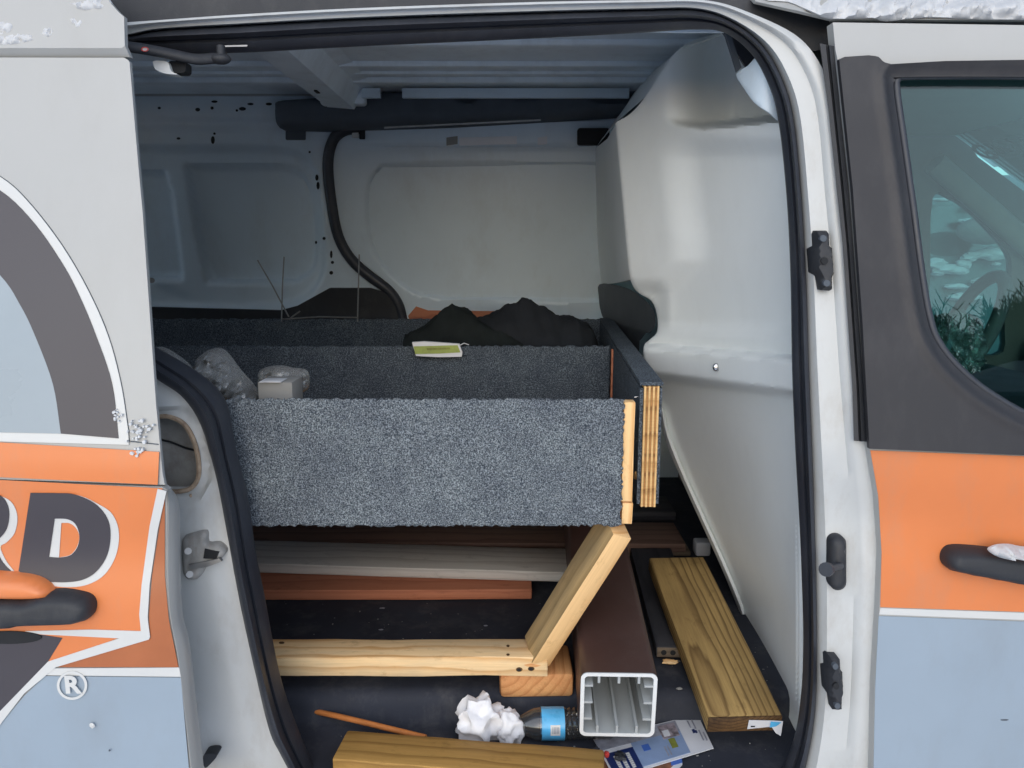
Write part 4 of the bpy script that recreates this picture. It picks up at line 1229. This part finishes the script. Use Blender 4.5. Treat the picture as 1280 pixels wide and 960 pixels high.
p0, p1 = PY(322, 478, 1.20), PY(366, 500, 1.20)
box('carton_body', (p0.x, 1.20, p1.z - 0.04), (p1.x, 1.26, p0.z), 'card', cb, 0.001)
box('carton_flap', (p0.x + 0.004, 1.195, p0.z + 0.0005), (p1.x - 0.016, 1.23, p0.z + 0.002), 'paper', cb, 0.0004)
wr = thing('wire_rack', 'thin bent wire rods standing in the rear compartment', 'wire rods', PY(400, 400, 2.2))
for pl in ([(322, 325), (341, 358), (361, 396)], [(355, 321), (353, 360), (352, 402)], [(449, 318), (448, 360), (447, 402)], [(352, 399), (400, 396), (447, 397)], [(361, 399), (375, 389)]):
    tube('rod', [PY(x, y, 2.2) for x, y in pl], 0.0022, 'metal', wr, 6)

# ================================================================== timber on the floor
Ux = Vector((0, 0, 1))
cross_board('deck_board', 'red-brown composite deck board lying flat in front of the grey one', 'board', (200, 751, 0.6035), (665, 749.5, 0.6035), 0.138, 0.024, 'reddeck')
cross_board('deck_board', 'grey composite deck board lying on top of the red-brown one', 'board', (200, 713, 0.629), (738, 729, 0.629), 0.138, 0.024, 'greydeck')
cross_board('deck_board', 'tan composite board at the bottom of the brown stack', 'board', (200, 693, 0.6035), (863, 695, 0.6035), 0.150, 0.0115, 'tandeck', 0.001)
cross_board('deck_board', 'lower dark brown composite board of the stack under the carpeted box', 'board', (190, 687.5, 0.6155), (857, 690.5, 0.6155), 0.150, 0.0125, 'browndeck', 0.001)
cross_board('deck_board', 'upper dark brown composite board of the stack under the carpeted box', 'board', (190, 682, 0.6285), (856.5, 685.5, 0.6285), 0.150, 0.0120, 'browndeck', 0.001)
cross_board('deck_board', 'charcoal composite board behind the brown stack', 'board', (190, 650, 0.6035), (845, 651, 0.6035), 0.15, 0.025, 'darkdeck')
wbp = PZ(879, 696, 0.6005)
tag(box('end_cap', (wbp.x - 0.019, wbp.y, 0.6005), (wbp.x + 0.019, wbp.y + 0.04, 0.637), 'paper', None, 0.006), 'small rounded white block beside the brown board stack', 'block')

# cedar block, brown hollow sleeve and treated boards run in towards the far side
def inward(px, py, z, vp, L):
    p = PZ(px, py, z)
    d = ray(*vp).normalized()
    return p, p + d * L, d
# cedar
ca = PZ(671, 873, 0.592)
cd = Vector((0.0, 1, 0.0)).normalized()
cH, cW = 0.046, 0.128
cen_ = ca + Vector((0, 0, cH / 2))
ced = board('timber_block', 'reddish cedar timber with rounded edges lying under the pine length', 'board', cen_, cen_ + Vector((-0.002, 0.10, 0.002)), (1, 0, 0), cW, cH, 'cedar', 0.008, 0.0005)
# pine length across
pin = thing('pine_board', 'pale pine length with two drilled holes lying across the cedar block', 'board', PZ(512, 846, 0.64))
pl_ = cross_board('timber', None, None, (250, 846, 0.640), (685, 845.5, 0.641), 0.062, 0.036, 'pine', 0.002, None, 0.0014)
for k in list(pl_.keys()): del pl_[k]
bpy.context.view_layer.update()
pl_.parent = pin; pl_.matrix_parent_inverse = pin.matrix_world.inverted()
fy_ = PZ(660, 846, 0.640).y
for px, py in ((649, 837), (664, 836)):
    q = PY(px, py, fy_ - 0.0005)
    sheet('drilled_hole', ellipse(px, py, 4.2, 2.8, 14), 'sawn', at_y(fy_ - 0.0012), 0.001, pin, step=3)
    sheet('hole_depth', ellipse(px - 0.4, py + 0.5, 2.8, 1.8, 12), 'void', at_y(fy_ - 0.0016), 0.0006, pin, step=3)
sheet('torn_grain', [(655, 831), (664, 829.5), (676, 832), (670, 834), (658, 833)], 'cedar', at_y(fy_ - 0.0013), 0.001, pin, step=4)
for px, py in ((352, 803), (635, 807), (635, 818)):
    sheet('nail_mark', ellipse(px, py, 3.4 if px < 400 else 2, 1.2, 10), 'sawn', at_z(0.6785), 0.001, pin, step=3, tdir=(0, 0, -1))
# pine prop
pd0 = PY(672, 812, 1.235); pd1 = PY(771, 655, 1.165)
pd0 = pd0 + (pd0 - pd1).normalized() * 0.004
side_ = Vector((0.35, -0.9, 0.1))
pr = board('pine_prop', 'short pale pine offcut propped diagonally under the carpeted box', 'board', pd0, pd1, side_, 0.060, 0.034, 'pine2', 0.0012, 0.0005)
pr.data.materials.append(M['pinegrey'])
for p in pr.data.polygons:
    if abs(p.normal.z) > 0.8: p.material_index = 1
# charcoal hollow board with holes
dk = thing('hollow_board', 'charcoal hollow deck board with round holes in its cut end', 'board', PZ(834, 822, 0.604))
d0 = PZ(828, 822, 0.604)
dirr = ray(690, 300); dirr = Vector((dirr.x, dirr.y, 0)).normalized()
sx_ = Vector((dirr.y, -dirr.x, 0))
dW, dH, dL = 0.10, 0.022, 0.55
dc = d0 + sx_ * (dW / 2 - 0.012) + Vector((0, 0, dH / 2))
board('plank', None, None, dc + dirr * 0.001, dc + dirr * dL, sx_, dW, dH, 'darkdeck', 0.002, 0.0004, dk)
board('cut_end', None, None, dc - dirr * 0.001, dc + dirr * 0.0005, sx_, dW - 0.004, dH - 0.003, 'tandeck', 0.0003, 0, dk)
for k in range(5):
    q = dc - dirr * 0.0016 + sx_ * (-dW / 2 + 0.014 + k * 0.017)
    tube('hole', [q, q + dirr * 0.001], 0.0052, 'void', dk, 12)

# brown post sleeve
SL = thing('post_sleeve', 'hollow dark brown vinyl post sleeve with white ribbed inside', 'post sleeve', PZ(772, 922, 0.552))
dS = ray(668, 183).normalized()
sX = Vector((dS.y, -dS.x, 0)).normalized()
sZ = sX.cross(dS)
dep = F * 0.1195 / 95
cpt = Vector((0, 0, CAMZ)) + ray(772.5, 881.5) * dep
S_ = 0.1195
def sq(h, r, n=5):
    return rrect(-h, -h, h, h, r, n)
def sleeve_ring(h, r, t):
    return [cpt + sX * x + sZ * z + dS * t for x, z in sq(h, r)]
oR = [sleeve_ring(S_ / 2, 0.011, 0.0015), sleeve_ring(S_ / 2, 0.011, 0.72)]
n = len(oR[0])
raw('sleeve_skin', oR[0] + oR[1], [(i, (i + 1) % n, n + (i + 1) % n, n + i) for i in range(n)], 'sleeve', SL, 30)
iR = [sleeve_ring(S_ / 2 - 0.0006, 0.0106, 0.0), sleeve_ring(S_ / 2 - 0.0065, 0.006, 0.0), sleeve_ring(S_ / 2 - 0.0065, 0.006, 0.72)]
oR0 = sleeve_ring(S_ / 2 - 0.0006, 0.0106, 0.003)
raw('sleeve_core', oR0 + iR[0] + iR[1] + iR[2], [(j * n + i, j * n + (i + 1) % n, (j + 1) * n + (i + 1) % n, (j + 1) * n + i) for j in range(3) for i in range(n)], 'shaded_pvc', SL, 30)
rim_a, rim_b = sleeve_ring(S_ / 2 - 0.0004, 0.0106, -0.0006), sleeve_ring(S_ / 2 - 0.0062, 0.0062, -0.0006)
raw('cut_rim', rim_a + rim_b + [p + dS * 0.0012 for p in rim_b] + [p + dS * 0.0012 for p in rim_a], [(j * n + i, j * n + (i + 1) % n, ((j + 1) % 4) * n + (i + 1) % n, ((j + 1) % 4) * n + i) for j in range(4) for i in range(n)], 'vinylw', SL, 30)
raw('sleeve_back', sleeve_ring(S_ / 2 - 0.001, 0.01, 0.719), [tuple(range(n))], 'void', SL)
def fin(dx, dz, w, h):
    vs = [cpt + sX * (dx + a * w) + sZ * (dz + b * h) + dS * t for t in (0.0008, 0.715) for a, b in ((-.5, -.5), (.5, -.5), (.5, .5), (-.5, .5))]
    return raw('rib', vs, [(0, 1, 2, 3), (7, 6, 5, 4), (0, 4, 5, 1), (1, 5, 6, 2), (2, 6, 7, 3), (3, 7, 4, 0)], 'shaded_pvc', SL, 20)
hi_ = S_ / 2 - 0.0065
for k in (-1, 0, 1):
    fin(k * 0.031, hi_ - 0.0065, 0.0038, 0.0135)
    fin(k * 0.031, -hi_ + 0.0065, 0.0038, 0.0135)
    fin(-hi_ + 0.0065, 0.004 + k * 0.031, 0.0135, 0.0038)
    fin(hi_ - 0.0065, 0.004 + k * 0.031, 0.0135, 0.0038)

# treated board on the right
TB = thing('treated_board', 'greenish brown treated board with striped grain and torn tag on its end', 'board', PZ(930, 920, 0.552))
dT = ray(603, 140).normalized()
tX = Vector((dT.y, -dT.x, 0)).normalized()
tX = (tX + Vector((0, 0, 0.0))).normalized()
tZ = tX.cross(dT)
depT = F * 0.120 / 93
cT = Vector((0, 0, CAMZ)) + ray(931, 905) * depT
board('plank', None, None, cT + dT * 0.002, cT + dT * 0.47, tX, 0.1215, 0.030, 'treated', 0.003, 0.001, TB)
board('rough_end', None, None, cT - dT * 0.001, cT + dT * 0.0018, tX, 0.120, 0.0285, 'sawn', 0.001, 0.0005, TB)
def tpt(u, v, o):
    return cT + tX * u + tZ * v - dT * o
tg = [tpt(0.005, 0.010, .0022), tpt(0.045, 0.008, .0022), tpt(0.046, -0.004, .0022), tpt(0.004, -0.008, .0022)]
raw('tag', tg + [p - dT * 0.0005 for p in tg], [(0, 1, 2, 3), (7, 6, 5, 4), (0, 4, 5, 1), (1, 5, 6, 2), (2, 6, 7, 3), (3, 7, 4, 0)], 'paper', TB)
tg = [tpt(0.042, 0.009, .003), tpt(0.060, 0.008, .004), tpt(0.058, -0.018, .008), tpt(0.050, -0.014, .006), tpt(0.043, -0.004, .003)]
raw('torn_flap', tg + [p - dT * 0.0005 for p in tg], [(0, 1, 2, 3, 4), (9, 8, 7, 6, 5)] + [(i, (i + 1) % 5, 5 + (i + 1) % 5, 5 + i) for i in range(5)], 'paper', TB)
tg = [tpt(0.040, 0.008, .0045), tpt(0.057, 0.007, .0055), tpt(0.049, -0.001, .0055), tpt(0.0395, -0.004, .0045)]
raw('blue_print', tg + [p - dT * 0.0003 for p in tg], [(0, 1, 2, 3), (7, 6, 5, 4), (0, 4, 5, 1), (1, 5, 6, 2), (2, 6, 7, 3), (3, 7, 4, 0)], 'label', TB)
tg = [tpt(0.009, -0.001, .003), tpt(0.016, -0.0015, .003), tpt(0.016, -0.004, .003), tpt(0.009, -0.004, .003)]
raw('print_mark', tg, [(0, 1, 2, 3)], 'void', TB)

# treated board across the step
ta = PZ(434, 912, 0.588); tb = PZ(754, 936, 0.588)
fx = (tb - ta).normalized(); bkv = Vector((0, 0, 1)).cross(fx)
cc = -bkv * 0.036 - Vector((0, 0, 0.018))
fb = board('treated_timber', 'yellow-brown treated timber lying along the edge of the door step', 'board', ta + cc, tb + cc + fx * 0.002, bkv, 0.072, 0.036, 'treated2', 0.004, 0.001)
# stick
stp = [PZ(360, 882, 0.560), PZ(430, 897, 0.572), PZ(532, 922, 0.577)]
tag(tube('wooden_stick', [(p) for p in spl(stp, 6)], [0.0048] * 12 + [0.005], 'stick', None, 8), 'thin orange-brown wooden stick leaning on the treated timber', 'stick')

# ================================================================== litter on the step
ts = lump('tissue', PZ(606, 922, 0.552) + Vector((-0.006, 0.0, 0.030)), (0.032, 0.024, 0.036), 'tissue', 0.85, 1.15, 4, None, 11.0, True, None, 75)
tag(ts, 'crumpled white tissue lying on the black step', 'tissue')
ts2 = lump('tissue', PZ(636, 925, 0.552) + Vector((0, 0.0, 0.022)), (0.020, 0.016, 0.025), 'tissue', 0.8, 1.1, 4, None, 3.0, True, None, 75)
tag(ts2, 'smaller wad of white tissue next to the water bottle', 'tissue')

BT = thing('water_bottle', 'clear ribbed water bottle with blue label behind the treated timber', 'bottle', PZ(690, 930, 0.552))
bc = PZ(690, 926, 0.552) + Vector((0, 0.008, 0.0265))
ax_ = Vector((1, 0.02, 0.0)).normalized()
def rev(name, prof_, mat, seg=28):
    rails_ = []
    up = Vector((0, 0, 1)); sd2 = ax_.cross(up)
    for k in range(seg + 1):
        a = 2 * math.pi * k / seg
        rails_.append([bc + ax_ * x + (up * math.cos(a) + sd2 * math.sin(a)) * r for x, r in prof_])
    return loft(name, rails_, mat, BT, False, False, 60)
pr_ = [(-0.075, 0.010), (-0.055, 0.012), (-0.045, 0.018), (-0.03, 0.0245), (-0.018, 0.026)]
for k in range(9):
    x = 0.022 + k * 0.008
    pr_ += [(x, 0.026), (x + 0.004, 0.0235)]
pr_ += [(0.095, 0.026), (0.104, 0.020), (0.104, 0.001)]
rev('bottle_body', pr_, 'bottle')
rev('label', [(-0.018, 0.0262), (-0.018, 0.0266), (0.020, 0.0266), (0.020, 0.0262)], 'label')
rev('cap', [(-0.072, 0.001), (-0.0885, 0.001), (-0.0885, 0.0125), (-0.072, 0.0125)], 'vinylw')
def arc_patch(name, x0, x1, a0, a1, r, mat):
    up = Vector((0, 0, 1)); sd2 = ax_.cross(up)
    rl = []
    for k in range(7):
        a = R(a0 + (a1 - a0) * k / 6)
        rl.append([bc + ax_ * x + (up * math.cos(a) + sd2 * math.sin(a)) * r for x in (x0, x1)])
    return loft(name, rl, mat, BT)
arc_patch('barcode_patch', -0.004, 0.012, 62, 100, 0.0269, 'lwhite')
for k in range(5):
    arc_patch('barcode_bar', -0.001 + k * 0.0024, 0.0003 + k * 0.0024, 68, 92, 0.0271, 'greyink')

# brochures lying on the step
ZB = 0.5565
def flat(name, poly, mat, z, parent, step=14, t=0.0005):
    return sheet(name, poly, mat, at_z(z), t, parent, step=step, tdir=(0, 0, -1))
C2 = thing('catalogue', 'brown and blue printed catalogue half under the white and blue brochure', 'catalogue', PZ(800, 965, 0.5515))
flat('pages', [(700, 1010), (735, 946), (850, 938), (853, 955), (800, 1012)], 'paper', 0.5535, C2, 14, 0.002)
flat('picture', [(706, 1008), (738, 950), (838, 946), (842, 956), (790, 1008)], 'brownink', 0.5541, C2)
flat('blue_corner', [(838, 948), (852, 946), (853, 953), (839, 957)], 'midblue', 0.5544, C2)
BR = thing('brochure', 'white and blue folded brochure sticking out from under the brown sleeve', 'brochure', PZ(830, 925, 0.5545))
TL, TR, BRc, BLc = (742, 924), (872, 893), (892, 935), (768, 973)
def bq(u0, v0, u1, v1):
    def q(u, v):
        a = (TL[0] + (TR[0] - TL[0]) * u, TL[1] + (TR[1] - TL[1]) * u)
        b = (BLc[0] + (BRc[0] - BLc[0]) * u, BLc[1] + (BRc[1] - BLc[1]) * u)
        return (a[0] + (b[0] - a[0]) * v, a[1] + (b[1] - a[1]) * v)
    return [q(u0, v0), q(u1, v0), q(u1, v1), q(u0, v1)]
flat('paper_sheet', bq(0, 0, 1, 1), 'paper', ZB, BR, 14, 0.0012)
flat('blue_area', bq(0.30, 0.30, 0.78, 0.93), 'ltblue', ZB + 0.0006, BR)
flat('photo_area', bq(0.0, 0.02, 0.78, 0.30), 'greyink', ZB + 0.0006, BR)
flat('photo_detail', bq(0.60, 0.06, 0.76, 0.42), 'photo', ZB + 0.0009, BR, 6)
flat('photo_detail', bq(0.62, 0.20, 0.68, 0.36), 'paper', ZB + 0.0012, BR, 6)
flat('photo_detail', bq(0.64, 0.44, 0.70, 0.70), 'oliveink', ZB + 0.0009, BR, 6)
flat('navy_block', bq(0.02, 0.40, 0.30, 0.97), 'navy', ZB + 0.0008, BR)
for k, (a, b) in enumerate(((0.50, 0.90), (0.46, 0.92), (0.50, 0.90))):
    for j in range(8):
        v0 = a + (b - a) * j / 8
        flat('printed_text', bq(0.09 + k * 0.06, v0, 0.125 + k * 0.06, v0 + (b - a) / 8 * 0.78), 'lwhite', ZB + 0.0011, BR, 6)
flat('logo_block', bq(0.38, 0.42, 0.45, 0.58), 'midblue', ZB + 0.0009, BR, 6)
for k, (u, v0, v1) in enumerate(((0.88, 0.10, 0.30), (0.92, 0.10, 0.36), (0.94, 0.42, 0.72), (0.97, 0.5, 0.75), (0.60, 0.6, 0.85), (0.57, 0.6, 0.86))):
    flat('printed_text', bq(u, v0, u + 0.012, v1), 'greyink', ZB + 0.0011, BR, 6)
flat('logo_mark', bq(0.885, 0.36, 0.91, 0.46), 'navy', ZB + 0.0011, BR, 6)
flat('logo_mark', bq(0.91, 0.40, 0.925, 0.48), 'navy', ZB + 0.0011, BR, 6)
# small tools lying at the left end of the brochure
for px, py, a, b, m_, lab in ((775, 948, .009, .005, 'plastic', 'small black plastic fitting on the catalogue'), (758, 946, .004, .005, 'redink', 'small red plastic clip beside the black fitting'), (744, 940, .007, .004, 'darkdeck', 'small dark grey plastic scrap beside the bottle')):
    tag(lump('plastic_fitting', PZ(px, py, 0.5575) + Vector((0, 0, b * 0.8)), (a, a, b), m_, 0.5, 2, 3, None, px * 0.1, False), lab, 'fitting')
tag(lump('wood_chip', PZ(838, 829, 0.6035) + Vector((0, 0, 0.003)), (0.014, 0.006, 0.004), 'pine', 0.5, 2, 3, None, 3.3), 'splinter of pale wood below the hollow board', 'wood chip')
tag(lump('wood_chip', PZ(849, 862, 0.60) + Vector((0, 0, 0.002)), (0.005, 0.003, 0.002), 'card', 0.5, 2, 2, None, 5.3), 'tiny pale chip on the floor edge beside the treated board', 'wood chip')

sdm = bmesh.new()
rs = random.Random(12)
for k in range(150):
    if k < 60:
        p = PZ(rs.uniform(345, 720), rs.uniform(752, 856), 0.6008)
    elif k < 110:
        p = PZ(rs.uniform(400, 990), rs.uniform(905, 958), 0.5525)
    else:
        p = PZ(rs.uniform(820, 960), rs.uniform(800, 860), 0.6008)
    q = rs.choice((0.0006, 0.0008, 0.001, 0.0013, 0.002))
    r_ = bmesh.ops.create_cube(sdm, size=1, matrix=Matrix.Translation(p) @ Matrix.Rotation(rs.uniform(0, 3.1), 4, 'Z') @ Matrix.Diagonal((q * rs.uniform(1, 2.6), q, q * 0.5, 1)))
tag(from_bm('sawdust', sdm, 'card', None, 30), 'scattered specks of sawdust and grit on the black floor', 'sawdust', None, 'stuff')

# ================================================================== snow on the van
def snow_patch(name, label, outlines, off, h, step=3.5, freq=0.09, ka=0.55, kb=0.75):
    obs = []
    for k, o in enumerate(outlines):
        o = [(p.x, p.y) for p in spl(o, 3, True)]
        def f(P, o=o, k=k):
            d = np.clip(-sdf(o, P) / 9, 0, 1)
            n = np.array([mnoise.fractal(Vector((p[0] * freq, p[1] * freq, k * 3.1)), 0.7, 2.2, 5) for p in P])
            return -h * np.sqrt(1 - (1 - d) ** 2) * (ka + kb * n)
        obs.append(sheet(name, o, 'snow', skin_at(off), 0.004, None, step=step, relief=f, sharp=70))
    # one loose mass: join the patches
    me = bpy.data.meshes.new(name)
    bm = bmesh.new()
    for o in obs:
        bm.from_mesh(o.data)
        bpy.data.objects.remove(o)
    bm.to_mesh(me); bm.free()
    return tag(link(name, me, 'snow', None, 70), label, 'snow', None, 'stuff')
snow_patch('snow', 'thin crust of snow along the roof edge above the front door',
           [[(948, -4), (985, 2), (1010, 12), (1040, 23), (1090, 22), (1110, 26), (1160, 21), (1230, 24), (1320, 24), (1500, 24), (1500, -50), (900, -50)]], 0.009, 0.014, 3.2, 0.05, 0.3, 1.2)
snow_patch('snow', 'small clumps of snow clinging to the top of the slid door',
           [[(-30, 28), (10, 27), (18, 33), (14, 42), (0, 46), (-30, 48)], [(-10, 45), (10, 44), (22, 41), (44, 44), (48, 49), (30, 55), (5, 58), (-20, 56)], [(50, 36), (58, 33), (67, 36), (68, 44), (60, 48), (53, 45)], [(72, 26), (77, 24), (79, 29), (74, 30)], [(89, 24), (97, 22), (104, 26), (104, 33), (97, 36), (91, 31)],
            [(86, 4), (100, 2), (118, -4), (132, -3), (139, 4), (134, 11), (122, 13), (104, 14), (94, 10)]], DO - 0.004, 0.008, 2.6, 0.16)
frost = []
rf_ = random.Random(5)
for k in range(60):
    if k < 10:
        cx_, cy_ = rf_.gauss(145, 2.5), rf_.gauss(520, 4)
    elif k < 50:
        cx_, cy_ = rf_.gauss(173, 7), rf_.gauss(538, 9)
    else:
        cx_, cy_ = rf_.gauss(173, 5), rf_.gauss(565, 2)
    rr_ = rf_.uniform(0.6, 2.4)
    frost.append([(cx_ + rr_ * rf_.uniform(.6, 1.3) * math.cos(a), cy_ + rr_ * rf_.uniform(.6, 1.3) * math.sin(a)) for a in [k2 * 1.047 for k2 in range(6)]])
snow_patch('snow', 'frosty smear of snow at the corner of the slid door decals', frost, DO - 0.0055, 0.0015, 1.6, 0.3)
snow_patch('snow', 'lump of snow sitting on the front door handle', [[(1236, 688), (1246, 682), (1262, 681), (1278, 684), (1300, 686), (1320, 690), (1320, 704), (1280, 700), (1250, 697)]], -0.032, 0.03, 3.2, 0.15)

# ================================================================== what the window glass mirrors, behind the photographer
HS = thing('house', 'low house with a grey shingle roof mirrored in the front door window', 'house', (12.5, -13, 0))
hw, hd = 6.0, 4.0
box('wall', (12.5 - hw, -13 - hd, 0), (12.5 + hw, -13 + hd, 2.5), 'siding', HS, 0)
rf = [Vector((12.5 - hw - .5, -13 - hd - .5, 2.5)), Vector((12.5 + hw + .5, -13 - hd - .5, 2.5)), Vector((12.5 + hw + .5, -13 + hd + .5, 2.5)), Vector((12.5 - hw - .5, -13 + hd + .5, 2.5)), Vector((12.5 - 2.5, -13, 3.75)), Vector((12.5 + 2.5, -13, 3.75))]
raw('roof', rf, [(0, 1, 5, 4), (1, 2, 5), (2, 3, 4, 5), (3, 0, 4), (3, 2, 1, 0)], 'roofing', HS, 10)
for x in (7.6, 10.6, 14.0):
    wn = box('window', (x, -13 + hd, 0.9), (x + 1.3, -13 + hd + 0.04, 2.0), 'cab', HS, 0)
    box('pane', (x + .08, -13 + hd + 0.04, 0.98), (x + 1.22, -13 + hd + 0.05, 1.92), 'void', wn, 0)
def bare_tree(label, base, height, seed):
    rnd = random.Random(seed)
    t = thing('bare_tree', label, 'tree', base, 'bare trees beyond the house')
    segs = []
    def grow(p, d, L, r, lv):
        q = p + d * L
        segs.append((p, q, max(r, 0.014), max(r * 0.7, 0.010)))
        if lv == 0: return
        for _ in range(rnd.choice((2, 3, 3)) if lv < 5 else 4):
            nd = (d + Vector((rnd.uniform(-.8, .8), rnd.uniform(-.8, .8), rnd.uniform(-.25, .6)))).normalized()
            grow(p.lerp(q, rnd.uniform(0.55, 1)), nd, L * rnd.uniform(0.62, 0.85), r * 0.62, lv - 1)
    grow(Vector(base), Vector((0, 0, 1)), height * 0.22, height * 0.022, 7)
    def mk(nm, ss):
        vs, fs = [], []
        for p, q, r0_, r1_ in ss:
            d = (q - p).normalized(); a = d.orthogonal().normalized(); b = d.cross(a)
            s = len(vs)
            for c, rr in ((p, r0_), (q, r1_)):
                for k in range(4):
                    an = k * math.pi / 2
                    vs.append(c + (a * math.cos(an) + b * math.sin(an)) * rr)
            fs += [(s + k, s + (k + 1) % 4, s + 4 + (k + 1) % 4, s + 4 + k) for k in range(4)]
        me = bpy.data.meshes.new(nm); me.from_pydata([tuple(v) for v in vs], [], fs)
        return link(nm, me, 'bark', t)
    mk('trunk', segs[:1]); mk('crown', segs[1:])
for k, (x, y, h) in enumerate(((9.6, -19, 9.4), (12.0, -21, 11.4), (14.4, -20, 10.2), (17.2, -20, 10.8))):
    bare_tree(('shortest bare tree behind the open end of the house', 'tallest bare tree behind the middle of the house roof', 'broad bare tree behind the far half of the house', 'bare tree standing apart past the end of the house')[k], (x, y, 0), h, k + 3)
